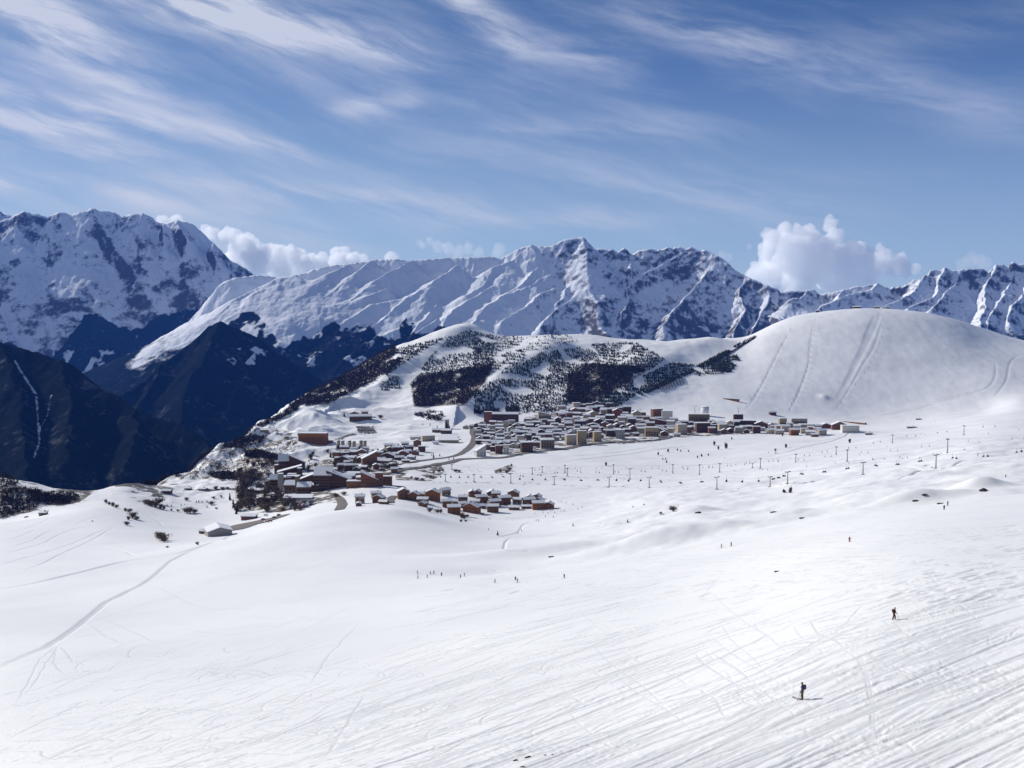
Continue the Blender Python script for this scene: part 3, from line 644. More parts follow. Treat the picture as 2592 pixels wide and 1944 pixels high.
for tr, pts, kl, kr in ((T3, [(930, 140), (700, 280), (500, 420), (370, 560), (240, 640), (70, 775), (-60, 900)], 0.71, 1.00), (T3, [(1190, 240), (1050, 330), (870, 480), (780, 640), (700, 700)], 0.92, 1.06),
        (T3, [(1070, 330), (1090, 450), (1070, 550), (860, 650), (680, 765), (560, 900)], 0.86, 1.12), (T3, [(1845, 220), (1600, 390), (1450, 460), (1300, 570), (1320, 690), (1250, 850)], 0.86, 1.06),
        (T3, [(480, 200), (330, 330), (160, 390), (100, 540), (-60, 620)], 0.63, 1.00), (T3, [(690, 450), (560, 490), (400, 580), (240, 650), (60, 760)], 0.69, 1.00),
        (T3, [(700, 570), (600, 610), (420, 740), (250, 860)], 0.80, 1.12), (T3, [(1300, 228), (1340, 320), (1360, 430), (1320, 560)], 1.03, 1.00),
        (T3, [(2040, 270), (1960, 480), (1830, 620), (1700, 760), (1600, 900)], 0.98, 1.06), (T4, [(250, 500), (200, 640), (240, 740), (170, 880), (150, 960)], 0.92, 1.12), (T4, [(400, 560), (400, 700), (330, 830), (290, 920)], 0.92, 1.12),
        (T2, [(1480, 400), (1200, 560), (1000, 720), (750, 830), (720, 1000), (690, 1150)], 0.57, 0.94), (T2, [(1900, 440), (1700, 560), (1490, 720), (1150, 780), (900, 960), (850, 1060)], 0.57, 1.00),
        (T2, [(2200, 620), (1870, 810), (1780, 880), (1750, 1050)], 0.69, 1.00), (T2, [(360, 547), (210, 640), (80, 740), (0, 860), (-220, 1010), (-420, 1110), (-640, 1180), (-760, 1300)], 0.95, 0.62), (T2, [(950, 430), (760, 520), (600, 620), (480, 740), (380, 830)], 0.50, 0.85), (T2, [(1150, 400), (1000, 520), (820, 650), (690, 760), (600, 860), (540, 1000)], .55, .95),
        (T2, [(1300, 640), (1000, 760), (700, 820), (520, 1000), (390, 1170)], 0.57, 1.00), (T2, [(1150, 790), (920, 940), (700, 1050), (580, 1190), (560, 1300)], 0.69, 1.00), (T2, [(1500, 700), (1300, 860), (1080, 1000), (900, 1060), (660, 1270)], 0.63, 1.00),
        (T2, [(1520, 950), (1290, 1020), (1090, 1110), (960, 1220), (860, 1330)], 0.69, 1.00), (T2, [(1700, 900), (1500, 1080), (1210, 1140), (1010, 1260)], 0.69, 1.00), (T2, [(530, 520), (380, 560), (200, 620), (0, 720), (-170, 850)], 0.60, 0.62),
        (T2, [(1640, 840), (1560, 960), (1490, 1090)], 0.80, 1.12)):
    rid.append((ridge_pts(tr, pts, Y2c, 640, k2), kl, kr))
def mask2(m, X, Y, H, U, V):
    n = fbm(X / 400, Y / 400, 4, 321)
    right = sstep(1180, 1560, U)
    m[..., 0] = .02 + .26 * sstep(1200, 1420, U) + .40 * right + .16 * fbm(X / 260, Y / 260, 4, 323) * (.4 + right) + .2 * sstep(740, 840, V) * sstep(1150, 1300, U)
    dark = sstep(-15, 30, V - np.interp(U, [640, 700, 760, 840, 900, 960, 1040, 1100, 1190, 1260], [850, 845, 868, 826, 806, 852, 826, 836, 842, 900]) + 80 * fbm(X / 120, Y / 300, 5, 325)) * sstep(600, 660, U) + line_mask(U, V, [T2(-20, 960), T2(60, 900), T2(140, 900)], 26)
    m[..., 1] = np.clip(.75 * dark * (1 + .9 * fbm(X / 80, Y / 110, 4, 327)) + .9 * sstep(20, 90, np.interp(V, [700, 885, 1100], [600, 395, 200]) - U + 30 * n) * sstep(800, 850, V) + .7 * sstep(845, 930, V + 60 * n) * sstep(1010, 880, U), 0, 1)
    m[..., 2] = .55 * sstep(.05, .35, fbm(X / 130, Y / 150, 3, 329)) * sstep(840, 870, V) * sstep(950, 920, V) * sstep(680, 730, U)
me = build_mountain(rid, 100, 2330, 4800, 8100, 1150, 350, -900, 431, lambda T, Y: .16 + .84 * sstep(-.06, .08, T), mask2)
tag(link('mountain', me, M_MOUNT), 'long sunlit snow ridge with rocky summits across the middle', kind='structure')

# jagged range on the right
Y3c, k3 = 7200, 5
crest3 = [T4(x, y) for x, y in ((300, 700), (480, 620), (540, 605), (600, 600), (680, 596), (750, 595), (800, 630), (870, 610), (950, 590), (1030, 575), (1100, 560), (1140, 555), (1180, 545), (1215, 565), (1250, 580), (1310, 570), (1370, 560), (1400, 545), (1425, 522), (1450, 520), (1480, 525), (1520, 490), (1550, 455),
     (1580, 450), (1620, 462), (1660, 440), (1700, 450), (1740, 460), (1780, 446), (1830, 448), (1890, 440), (1920, 452), (1950, 470), (1985, 440), (2010, 420), (2060, 410), (2080, 425), (2100, 430), (2140, 400), (2170, 420), (2212, 415), (2260, 395), (2350, 420), (2500, 380), (2800, 450))]
rid = [([P(u, v, Y3c) for u, v in crest3], 1.4, 1.4)]
for pts, kl, kr in (([(1520, 490), (1440, 600), (1330, 660), (1240, 700), (1150, 760)], .8, .9), ([(1660, 440), (1620, 560), (1560, 640), (1400, 720), (1300, 800)], .85, .95), ([(1760, 460), (1750, 560), (1640, 620), (1560, 740)], .9, 1.), ([(2010, 420), (1960, 540), (1930, 640), (1900, 780), (1880, 850)], .9, 1.),
        ([(2140, 400), (2130, 540), (2060, 640), (1960, 760), (1940, 860)], .9, 1.), ([(1180, 545), (1120, 590), (1000, 620), (880, 680), (760, 730)], .9, .9), ([(2260, 395), (2230, 600), (2120, 700), (2090, 830)], .9, 1.), ([(950, 590), (900, 660), (800, 700), (700, 760)], .9, .9), ([(680, 596), (620, 650), (560, 660)], .9, .9)):
    rid.append((ridge_pts(T4, pts, Y3c, 690, k3), kl, kr))
def mask3(m, X, Y, H, U, V):
    m[..., 0] = .62 + .25 * fbm(X / 200, Y / 200, 4, 343)
    m[..., 1] = .5 * sstep(770, 850, V + 40 * fbm(X / 200, Y / 200, 3, 345)) * sstep(2400, 2500, U)
me = build_mountain(rid, 1880, 2900, 5500, 7700, 520, 260, -700, 461, 1.0, mask3)
tag(link('mountain', me, M_MOUNT), 'jagged rocky range behind the smooth dome on the right', kind='structure')

# dark wooded spur in the middle of the valley
rid = [([P(250, 1015, 4500), P(330, 985, 4600), P(400, 925, 4750), P(460, 884, 4850), P(502, 850, 4900), P(535, 824, 4950), P(561, 815, 4950), P(600, 829, 4950), P(650, 856, 4950), P(720, 902, 4950), P(800, 952, 4900), P(850, 1000, 4850), P(1000, 1100, 4800)], .9, .8),
       ([P(561, 815, 4950), P(520, 900, 4650), P(470, 1000, 4350), P(430, 1120, 4050)], .9, .8), ([P(650, 856, 4950), P(620, 950, 4600), P(570, 1050, 4300), P(520, 1150, 4050)], .9, .8), ([P(400, 925, 4750), P(370, 1000, 4500), P(330, 1100, 4200)], .9, .9),
       ([P(760, 927, 4930), P(730, 1000, 4600), P(680, 1100, 4300)], .9, .9)]
def mask4(m, X, Y, H, U, V):
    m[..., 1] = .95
    op = fbm(X / 60, Y / 90, 3, 361)
    m[..., 2] = (.3 + 1.4 * op) * sstep(48, 20, np.hypot((U - 628) * .62 + (V - 905) * .4, (V - 905) * 1.2 + 6)) + .45 * line_mask(U, V, [(365, 1052), (395, 1063), (420, 1095)], 7) + .36 * line_mask(U, V, [(260, 1047), (292, 1044)], 5) + .35 * line_mask(U, V, [(385, 1125), (410, 1128)], 6)
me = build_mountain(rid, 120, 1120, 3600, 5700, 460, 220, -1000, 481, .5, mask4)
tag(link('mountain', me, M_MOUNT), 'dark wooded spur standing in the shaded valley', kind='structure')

# dark wooded slope at the left edge
rid = [([P(-900, 620, 3900), P(-400, 760, 3600), P(-150, 815, 3450), P(0, 863, 3350), P(80, 886, 3300), P(160, 914, 3250), P(210, 950, 3200), P(260, 990, 3150), P(350, 1036, 3080), P(440, 1072, 3000), P(520, 1125, 2900), P(600, 1180, 2800)], .9, .85),
       ([P(0, 863, 3350), P(40, 960, 3050), P(60, 1100, 2700), P(80, 1250, 2350)], .9, .85), ([P(160, 914, 3250), P(170, 1020, 2950), P(190, 1150, 2600)], .9, .85), ([P(-150, 815, 3450), P(-100, 950, 3050), P(-60, 1150, 2550)], .9, .85), ([P(350, 1036, 3080), P(340, 1100, 2850), P(330, 1180, 2600)], .9, .9)]
def mask5(m, X, Y, H, U, V):
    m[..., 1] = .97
    m[..., 2] = .52 * line_mask(U, V, [(38, 915), (66, 960), (92, 1000), (98, 1090), (100, 1120), (86, 1156)], 7) + .45 * line_mask(U, V, [(130, 1000), (120, 1050), (100, 1090)], 6) + .36 * line_mask(U, V, [(60, 1012), (90, 1056)], 4) + .3 * line_mask(U, V, [(205, 1066), (216, 1075)], 6)
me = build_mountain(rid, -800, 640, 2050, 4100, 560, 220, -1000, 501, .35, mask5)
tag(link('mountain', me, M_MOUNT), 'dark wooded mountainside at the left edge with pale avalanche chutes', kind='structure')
#@@OBJECTS@@
# ------------------------------------------------------------------ clouds behind the mountains
def cloud(name, label, lumps, Yd, dens, vox, seed, swell=1.0):
    rr = random.Random(seed); bm = bmesh.new()
    def ball(x, y, z, r):
        bmesh.ops.create_icosphere(bm, subdivisions=2, radius=r, matrix=Matrix.Translation((x, y, z)))
    for tr, s, x, y, r in lumps:
        u, v = tr(x, y); yy = Yd + rr.uniform(-1, 1) * 350; px, py, pz = P(u, v, yy); rm = r * s * yy / F * swell
        ball(px, py, pz, rm * .86)
        for k in range(18):
            d = Vector((rr.gauss(0, 1), rr.gauss(0, 1), rr.gauss(.25, 1))).normalized()
            ball(px + d.x*rm*.78, py + d.y*rm*.78, pz + d.z*rm*.78, rm * rr.uniform(.22, .42))
    me = bpy.data.meshes.new(name); bm.to_mesh(me); bm.free()
    m = bpy.data.materials.new('cloud_vapour'); m.use_nodes = True; nt = m.node_tree; nt.nodes.clear(); b = NB(nt)
    v = nt.nodes.new('ShaderNodeVolumePrincipled'); v.inputs['Color'].default_value = (.995, .995, .995, 1)
    v.inputs['Density'].default_value = dens; v.inputs['Anisotropy'].default_value = .35
    o = nt.nodes.new('ShaderNodeOutputMaterial'); nt.links.new(v.outputs[0], o.inputs['Volume'])
    ob = link(name, me, m)
    md = ob.modifiers.new('remesh', 'REMESH'); md.mode = 'VOXEL'; md.voxel_size = vox
    tx = bpy.data.textures.new(name + '_billow', 'CLOUDS'); tx.noise_scale = vox * 9; tx.noise_depth = 6
    dm = ob.modifiers.new('billow', 'DISPLACE'); dm.texture = tx; dm.strength = vox * 6.0; dm.mid_level = .42; dm.texture_coords = 'GLOBAL'
    tag(ob, label, kind='structure')
A4 = [(T4, .358, *p) for p in ((420, 225, 72), (520, 195, 62), (620, 205, 70), (690, 195, 55), (828, 95, 34), (850, 150, 48), (862, 225, 60), (480, 300, 120), (620, 330, 140), (750, 330, 125), (395, 330, 66), (500, 440, 150), (650, 450, 160),
       (800, 430, 150), (950, 400, 125), (985, 290, 50), (1050, 310, 52), (1080, 380, 80), (1195, 335, 42), (1190, 288, 24), (1220, 400, 70), (1350, 380, 42), (1350, 440, 60), (1450, 455, 36), (350, 490, 95), (1130, 440, 85), (1280, 440, 66), (1020, 450, 120), (1160, 380, 60), (900, 540, 120), (600, 560, 120), (1100, 500, 90))]
cloud('cloud', 'large billowing white cumulus rising behind the right range', A4, 15500, .008, 22, 1, 1.06)
B = [(T1, .2953, *p) for p in ((1400, 205, 42), (1470, 192, 30), (1530, 190, 22), (1760, 275, 32), (1830, 300, 46), (1930, 330, 50), (2020, 345, 52), (2100, 390, 62))] + \
    [(T2, .2953, *p) for p in ((40, 270, 62), (150, 300, 52), (250, 315, 50), (350, 330, 52), (450, 330, 50), (530, 365, 55), (640, 400, 50), (720, 415, 48), (850, 350, 40), (920, 345, 38), (1010, 375, 42), (1080, 385, 32), (1325, 380, 38), (0, 400, 90), (150, 420, 95), (350, 440, 95), (550, 450, 80), (860, 410, 60), (980, 420, 50))]
cloud('cloud', 'white cloud bank spilling behind the left saddle', B, 14500, .010, 20, 2, 1.35)
Cw = [(T2, .2953, *p) for p in ((1565, 245, 15), (1590, 270, 18), (1640, 215, 18), (1660, 240, 22), (1720, 285, 30), (1780, 270, 20), (1810, 300, 32), (1900, 320, 34), (1975, 270, 20), (1990, 310, 34), (2060, 340, 30))] + [(T3, .2953, 220, 250, 34), (T3, .2953, 190, 280, 30)]
cloud('cloud', 'thin torn wisp of cloud above the middle of the ridge', Cw, 14800, .0022, 18, 3, 1.5)
Dw = [(T4, .358, *p) for p in ((1830, 385, 44), (1890, 395, 40), (1770, 410, 36), (1950, 410, 36))]
cloud('cloud', 'faint small cloud over the jagged range far right', Dw, 14800, .002, 22, 4, 1.2)
cloud('cloud', 'small faint cloud left of the big cumulus', [(T4, .358, 120, 365, 32), (T4, .358, 80, 360, 24), (T4, .358, 270, 290, 18)], 14800, .0022, 26, 5)

# ------------------------------------------------------------------ small helpers for things
_mats = {}
def pm(name, c, rough=.75, var=.35, scale=.8, spec=.2):
    if name in _mats: return _mats[name]
    m, nt, b, p = new_mat(name)
    tc = nt.nodes.new('ShaderNodeTexCoord')
    n = b.noise(tc.outputs['Object'], scale, 4, .6)
    lo = tuple(x * (1 - var) for x in c); hi = tuple(min(.9, x * (1 + var)) for x in c)
    nt.links.new(b.mix(n, lo, hi), p.inputs['Base Color']); p.inputs['Roughness'].default_value = rough; p.inputs['Specular IOR Level'].default_value = spec
    _mats[name] = m; return m
M_SNOW = pm('roof_snow', (.80, .81, .84), .6, .05, .5)
WALL = {'dark': ('dark timber', (.095, .050, .026)), 'brown': ('brown timber', (.20, .098, .042)), 'red': ('reddish brown', (.18, .068, .036)), 'orange': ('orange brown', (.26, .10, .03)), 'beige': ('beige', (.42, .35, .25)),
        'pale': ('pale', (.58, .55, .49)), 'grey': ('grey', (.30, .28, .26)), 'khaki': ('khaki', (.21, .16, .085)), 'yellow': ('ochre', (.36, .28, .16)), 'white': ('white', (.70, .70, .70)), 'stone': ('stone grey', (.40, .34, .27))}
def wall_mat(k): return pm('wall_' + WALL[k][0].replace(' ', '_'), WALL[k][1], .8, .3, .6)
M_EAVE = pm('roof_timber', (.05, .028, .02), .8); M_GLASS = pm('window_glass', (.025, .03, .04), .2, .2, 1, .5); M_RAIL = pm('balcony_timber', (.17, .085, .04), .8)
M_CONC = pm('concrete', (.36, .34, .31), .85, .25); M_STEEL = pm('galvanised_steel', (.27, .255, .235), .55, .2); M_BLACK = pm('dark_plastic', (.03, .03, .032), .6)
M_ROAD = pm('road_slush', (.17, .15, .13), .8, .35, .12); M_TWIG = pm('bare_twigs', (.125, .085, .048), .9, .4, 2.0); M_NEEDLE = pm('conifer_needles', (.028, .036, .020), .85, .5, 2.0); M_BARK = pm('bark', (.07, .05, .035), .9)
M_ROCK = pm('rock', (.085, .06, .045), .9, .45, 3.0)
class MB:
    def __init__(s): s.v = []; s.f = []
    def box(s, c, d, rz=0.0):
        cx, cy, cz = c; n = len(s.v); a, b_ = math.cos(rz), math.sin(rz)
        for z in (-.5, .5):
            for x, y in ((-.5, -.5), (.5, -.5), (.5, .5), (-.5, .5)):
                X, Y = x * d[0], y * d[1]; s.v.append((cx + X*a - Y*b_, cy + X*b_ + Y*a, cz + z * d[2]))
        s.f += [tuple(n + i for i in q) for q in ((3, 2, 1, 0), (4, 5, 6, 7), (0, 1, 5, 4), (1, 2, 6, 5), (2, 3, 7, 6), (3, 0, 4, 7))]; return s
    def prism(s, prof, axis, a, b_):                       # a closed outline drawn along x or y
        n = len(s.v); k = len(prof)
        for t in (a, b_):
            for p, z in prof: s.v.append((t, p, z) if axis == 'x' else (p, t, z))
        s.f.append(tuple(range(n, n + k))); s.f.append(tuple(range(n + 2*k - 1, n + k - 1, -1)))
        for i in range(k): j = (i + 1) % k; s.f.append((n + i, n + k + i, n + k + j, n + j))
        return s
    def tube(s, pts, rad, seg=6, cap=True):
        rad = rad if hasattr(rad, '__len__') else [rad] * len(pts); rings = []
        for i, p in enumerate(pts):
            p = Vector(p); d = (Vector(pts[min(i+1, len(pts)-1)]) - Vector(pts[max(i-1, 0)])).normalized()
            u = d.cross(Vector((0, 0, 1)) if abs(d.z) < .9 else Vector((1, 0, 0))).normalized(); w = d.cross(u); n = len(s.v)
            for k in range(seg):
                a = k * 2 * math.pi / seg; q = p + (u * math.cos(a) + w * math.sin(a)) * rad[i]; s.v.append(tuple(q))
            rings.append(n)
        for a, b_ in zip(rings[:-1], rings[1:]):
            for k in range(seg): l = (k + 1) % seg; s.f.append((a + k, a + l, b_ + l, b_ + k))
        if cap: s.f.append(tuple(rings[0] + k for k in range(seg))[::-1]); s.f.append(tuple(rings[-1] + k for k in range(seg)))
        return s
    def mesh(s, name, mat=None, smooth=False):
        me = bpy.data.meshes.new(name); me.from_pydata(s.v, [], s.f)
        bm = bmesh.new(); bm.from_mesh(me); bmesh.ops.recalc_face_normals(bm, faces=bm.faces); bm.to_mesh(me); bm.free()
        if smooth: me.polygons.foreach_set('use_smooth', [True] * len(me.polygons))
        if mat: me.materials.append(mat)
        return me
    def build(s, name, mat, parent=None, smooth=False): return link(name, s.mesh(name, mat, smooth), None, parent)
def empty(name, loc, rz=0.0):
    o = bpy.data.objects.new(name, None); COL.objects.link(o); o.location = loc; o.rotation_euler = (0, 0, rz); o.empty_display_size = .5; return o
def copy_tree(o, parent=None):
    c = o.copy(); COL.objects.link(c); c.parent = parent
    for ch in list(o.children): copy_tree(ch, c)
    return c
ONES = 'first second third fourth fifth sixth seventh eighth ninth tenth eleventh twelfth thirteenth fourteenth fifteenth sixteenth seventeenth eighteenth nineteenth'.split()
TENS = {2: 'twent', 3: 'thirt', 4: 'fort', 5: 'fift', 6: 'sixt', 7: 'sevent', 8: 'eight', 9: 'ninet'}
def ordw(n):
    if n < 20: return ONES[n - 1]
    if n >= 100: return ('hundredth' if n == 100 else 'hundred and ' + ordw(n - 100))
    return TENS[n // 10] + ('ieth' if n % 10 == 0 else 'y-' + ONES[n % 10 - 1])
def from_left(items, text):
    """items: (u, object, own words); the label names each by its look and its place in the row"""
    items = sorted(items, key=lambda a: a[0])
    for i, (u, o, w) in enumerate(items): o['label'] = text.format(n=('leftmost' if i == 0 else 'rightmost' if i == len(items) - 1 else ordw(i + 1)), w=w)

# ------------------------------------------------------------------ roads
def road(pix, width, name='road', lift=.5, n=60):
    pts = np.array([ground(*p)[:2] for p in pix]); L = np.concatenate([[0], np.cumsum(np.hypot(*np.diff(pts, axis=0).T))]); q = np.linspace(0, L[-1], n)
    x, y = pchip(L, pts[:, 0], q), pchip(L, pts[:, 1], q); dx, dy = np.gradient(x), np.gradient(y); l = np.hypot(dx, dy); nx, ny = -dy/l, dx/l
    ws = np.interp(q / L[-1], np.linspace(0, 1, len(width)), width) if hasattr(width, '__len__') else np.full(n, width)
    offs = np.linspace(-.5, .5, 9); X = x[:, None] + nx[:, None] * ws[:, None] * offs; Y = y[:, None] + ny[:, None] * ws[:, None] * offs
    jit = 1 + .12 * fbm(X / 9, Y / 9, 2, 5); X = x[:, None] + (X - x[:, None]) * jit; Y = y[:, None] + (Y - y[:, None]) * jit
    Zr = zbil(X, Y) + lift
    tag(link(name, grid_mesh(name, X, Y, Zr), M_ROAD), kind='structure')
road([T7(-300, 1075), T7(0, 985), T7(330, 925), T7(640, 885), T7(900, 830), T7(1020, 750), T7(1090, 680), T7(1130, 600), T7(1100, 480)], [5, 6, 8, 9, 10, 11, 14, 18, 12])
road([T7(560, 975), T7(760, 945), T7(950, 900), T7(1400, 885), T7(1800, 820), T7(2212, 772), T8(250, 850), T8(520, 800), T8(900, 775), T8(1500, 735), T8(1700, 690)], [14, 11, 10, 9, 10, 12, 12, 14, 12, 9, 6], n=140)
road([T7(-200, 1115), T7(100, 1055), T7(350, 1015), T7(640, 955)], 8, lift=.6)
road([T7(1590, 720), T7(1595, 620), T7(1600, 520)], 9, lift=.6)
road([T6(1330, 1380), T6(1420, 1440), T6(1470, 1530), T6(1420, 1610)], [7, 8, 9, 8])
road([Q3(860, 478), Q3(790, 505), Q3(750, 550), Q3(755, 620)], 7)
road([Q8(1240, 335), Q8(1420, 230), Q8(1600, 190), Q8(1900, 130), Q8(2200, 30)], [10, 26, 30, 26, 18], 'car_park')
road([T6(740, 1600), T6(860, 1545), T6(1060, 1510)], 46, 'car_park', lift=.45)
road([T6(1240, 1090), T6(1580, 1085)], 30, 'car_park', lift=.45)
road([T6(1680, 470), T6(1930, 500)], 50, 'car_park', lift=.45)
road([T6(1400, 620), T6(1500, 590), T6(1650, 545)], 7)
road([T5(1700, 895), T5(2000, 890), T5(2212, 885)], 5)
road([T9(-300, 700), T9(100, 740), T9(600, 720)], 9)

# ------------------------------------------------------------------ buildings
WINM = MB().box((0, 0, 0), (1.3, .16, 1.4)).mesh('window', M_GLASS)
BUILT = {}
def building(c, name, cl, roof, wall, rz=0.0, x=0, y=0, w=100, h=45, dep=None, win=0, balc=0, chim=True, look='', cat=None, sink=3.0):
    tr, s = c; u, v = tr(x, y); gx, gy, gz = ground(u, v); m = gy / F; W, H = max(3.0, w * s * m), max(2.2, h * s * m * (1.32 if cl.endswith('village') else 1.28 if tr is T6 or cl == 'chalet hamlet' else 1.12))
    D = dep or min(max(.55 * W, 5.5), 12)
    if D < 1: D = W * D
    D = min(D, 40); cx, cy = gx * (1 + D / 2 / gy), gy + D / 2
    root = empty(name, (cx, cy, gz), rz); wm = wall_mat(wall); hw, hd = W / 2, D / 2
    o = .7 if W > 6 else .35; t = .25; st = min(.6, .09 * H + .1)
    if roof == 'flat':
        MB().box((0, 0, (H - sink) / 2), (W, D, H + sink)).build('wall', wm, root)
        rf = MB().box((0, 0, H + .14), (W + .5, D + .5, .26)).build('roof', M_EAVE, root)
        MB().box((0, 0, H + .28 + st / 2), (W + .3, D + .3, st)).build('snow_layer', M_SNOW, rf); Hw = H
    elif roof == 'round':
        MB().tube([(0, 0, -sink), (0, 0, H)], hw, 16).build('wall', wm, root, True)
        rf = MB().tube([(0, 0, H + .01), (0, 0, H + .3)], hw + .3, 16).build('roof', M_EAVE, root)
        MB().tube([(0, 0, H + .31), (0, 0, H + .8), (0, 0, H + 1.1)], [hw + .1, hw * .9, hw * .4], 16).build('snow_layer', M_SNOW, rf, True); Hw = H
    else:
        if roof == 'gx': half, ax, e0, e1 = hd, 'x', -hw, hw; rise = min(.34 * H, .24 * D); prof = lambda b_, z: [(-half - b_, -b_ * rise / half), (0, rise), (half + b_, -b_ * rise / half)]
        elif roof == 'gy': half, ax, e0, e1 = hw, 'y', -hd, hd; rise = min(.45 * H, .22 * W); prof = lambda b_, z: [(-half - b_, -b_ * rise / half), (0, rise), (half + b_, -b_ * rise / half)]
        elif roof == 'sr': half, ax, e0, e1 = hw, 'y', -hd, hd; rise = .5 * H; prof = lambda b_, z: [(-half - b_, -b_ * rise / W), (half + b_, rise + b_ * rise / W)]
        elif roof == 'sl': half, ax, e0, e1 = hw, 'y', -hd, hd; rise = .5 * H; prof = lambda b_, z: [(-half - b_, rise + b_ * rise / W), (half + b_, -b_ * rise / W)]
        else: half, ax, e0, e1 = hd, 'x', -hw, hw; rise = .3 * H; prof = lambda b_, z: [(-half - b_, -b_ * rise / D), (half + b_, rise + b_ * rise / D)]
        Hw = H - rise; Pl = prof(0, 0)
        MB().prism([(-half, -sink), (half, -sink)] + [(p, Hw + z) for p, z in Pl[::-1]], ax, e0, e1).build('wall', wm, root)
        Po = prof(o, 0)
        rf = MB().prism([(p, Hw + .02 + z) for p, z in Po] + [(p, Hw + .02 + t + z) for p, z in Po[::-1]], ax, e0 - o, e1 + o).build('roof', M_EAVE, root)
        Ps = prof(o * .85, 0); k = len(Ps)
        MB().prism([(p, Hw + .03 + t + z) for p, z in Ps] + [(p, Hw + .03 + t + z + st) for p, z in Ps[::-1]], ax, e0 - o * .85, e1 + o * .85).build('snow_layer', M_SNOW, rf)
        if chim and W < 20:
            MB().box((hw * .35, hd * .25, Hw + rise * .8 + .6), (.9, .9, 2.0)).build('chimney', M_CONC, root)
    if win:
        nf = max(1, int(Hw / 3.1)); nx = max(1, min(9, int(W / 3.6))); cnt = 0
        for f in range(nf):
            for i in range(nx):
                if cnt >= win: break
                wx = -hw + W * (i + .5) / nx
                q = link('window', WINM, None, root); q.location = (wx, -hd - .02, 1.7 + 3.0 * f if Hw > 3.2 else Hw * .55); cnt += 1
    for b_ in range(balc):
        zz = 2.9 + b_ * 3.0
        if zz > Hw - .6: break
        mb = MB().box((0, -hd - .62, zz), (W * .92, 1.2, .2)); mb.box((0, -hd - 1.18, zz + .6), (W * .92, .08, .95)); mb.build('balcony', M_RAIL, root)
    kind = cat or ('hotel' if W * H > 330 else 'house')
    root['category'] = kind
    size = 'very large' if W * H > 700 else 'large' if W * H > 250 else 'mid-sized' if W * H > 95 else 'small'
    rt = {'flat': 'flat snowy roof', 'gx': 'roof slope facing us', 'gy': 'gable facing us', 'sr': 'roof rising rightward', 'sl': 'roof rising leftward', 'round': 'round snowy top', 'sx': 'single snowy roof pitch'}[roof]
    BUILT.setdefault(cl, []).append((u, v, root, look or f'{size} {WALL[wall][0]} {kind}, {rt}'))
    return root
def jr(a=.22): return random.uniform(-a, a)
c3, c4, c6, c7, c8, c9, c5, cq = (Q3, .11754), (Q4, .12658), (T6, .18083), (T7, .18083), (T8, .18083), (T9, .18083), (T5, .27125), (Q8, .12658)
# hamlet of chalets
for c, x, y, w, h, rf, wl, rz in ((c3, 500, 622, 240, 130, 'gy', 'brown', -.35), (c3, 95, 640, 200, 150, 'gx', 'stone', .1), (c3, 70, 695, 110, 60, 'gy', 'red', 0), (c3, 440, 510, 210, 100, 'gx', 'stone', .15), (c3, 610, 650, 180, 60, 'gx', 'brown', -.3), (c3, 1030, 548, 250, 180, 'gy', 'brown', .3),
        (c3, 1270, 580, 230, 150, 'gy', 'brown', -.3), (c3, 1460, 520, 150, 90, 'gx', 'brown', .1), (c3, 1665, 580, 300, 190, 'gy', 'orange', -.15), (c3, 1930, 478, 210, 130, 'gx', 'stone', .5), (c3, 1450, 640, 230, 100, 'gx', 'brown', -.1), (c3, 1450, 702, 160, 80, 'gy', 'brown', -.4),
        (c3, 1970, 730, 200, 140, 'gx', 'brown', .2), (c3, 2120, 865, 280, 150, 'gx', 'orange', .1), (c4, 175, 572, 180, 110, 'gx', 'red', 0), (c4, 350, 460, 130, 100, 'gy', 'brown', .2), (c4, 460, 440, 140, 90, 'gy', 'brown', -.3), (c4, 540, 580, 220, 120, 'gx', 'brown', .3), (c4, 750, 455, 200, 100, 'gy', 'dark', .2),
        (c4, 835, 550, 170, 150, 'gx', 'brown', .1), (c4, 1185, 495, 220, 130, 'gy', 'brown', -.2), (c4, 1000, 620, 240, 140, 'gx', 'brown', .25), (c4, 1260, 612, 170, 100, 'gx', 'stone', -.2), (c4, 1490, 618, 230, 110, 'gx', 'brown', .3), (c4, 1500, 518, 120, 70, 'gy', 'brown', 0), (c4, 1660, 500, 160, 70, 'gy', 'brown', -.3),
        (c4, 1690, 592, 170, 90, 'gy', 'stone', -.5), (c4, 810, 655, 220, 110, 'gx', 'brown', .35), (c4, 410, 632, 200, 90, 'gx', 'stone', -.2), (c4, 190, 680, 210, 90, 'gx', 'red', .2), (c4, 350, 778, 320, 150, 'gy', 'orange', -.4), (c4, 770, 768, 230, 120, 'gx', 'brown', .05), (c4, 1195, 718, 210, 60, 'gx', 'brown', -.1),
        (c4, 1440, 692, 200, 50, 'gx', 'red', 0), (c4, 1680, 712, 240, 130, 'gx', 'orange', .1), (c4, 1890, 695, 200, 100, 'gy', 'orange', -.2), (c4, 20, 640, 110, 90, 'gx', 'red', 0), (c4, 560, 690, 120, 60, 'gx', 'brown', .2), (c4, 690, 545, 110, 60, 'gy', 'dark', -.2)):
    building(c, 'chalet', 'chalet hamlet', rf, wl, rz, x, y, w, h, win=3, balc=1, cat='chalet')
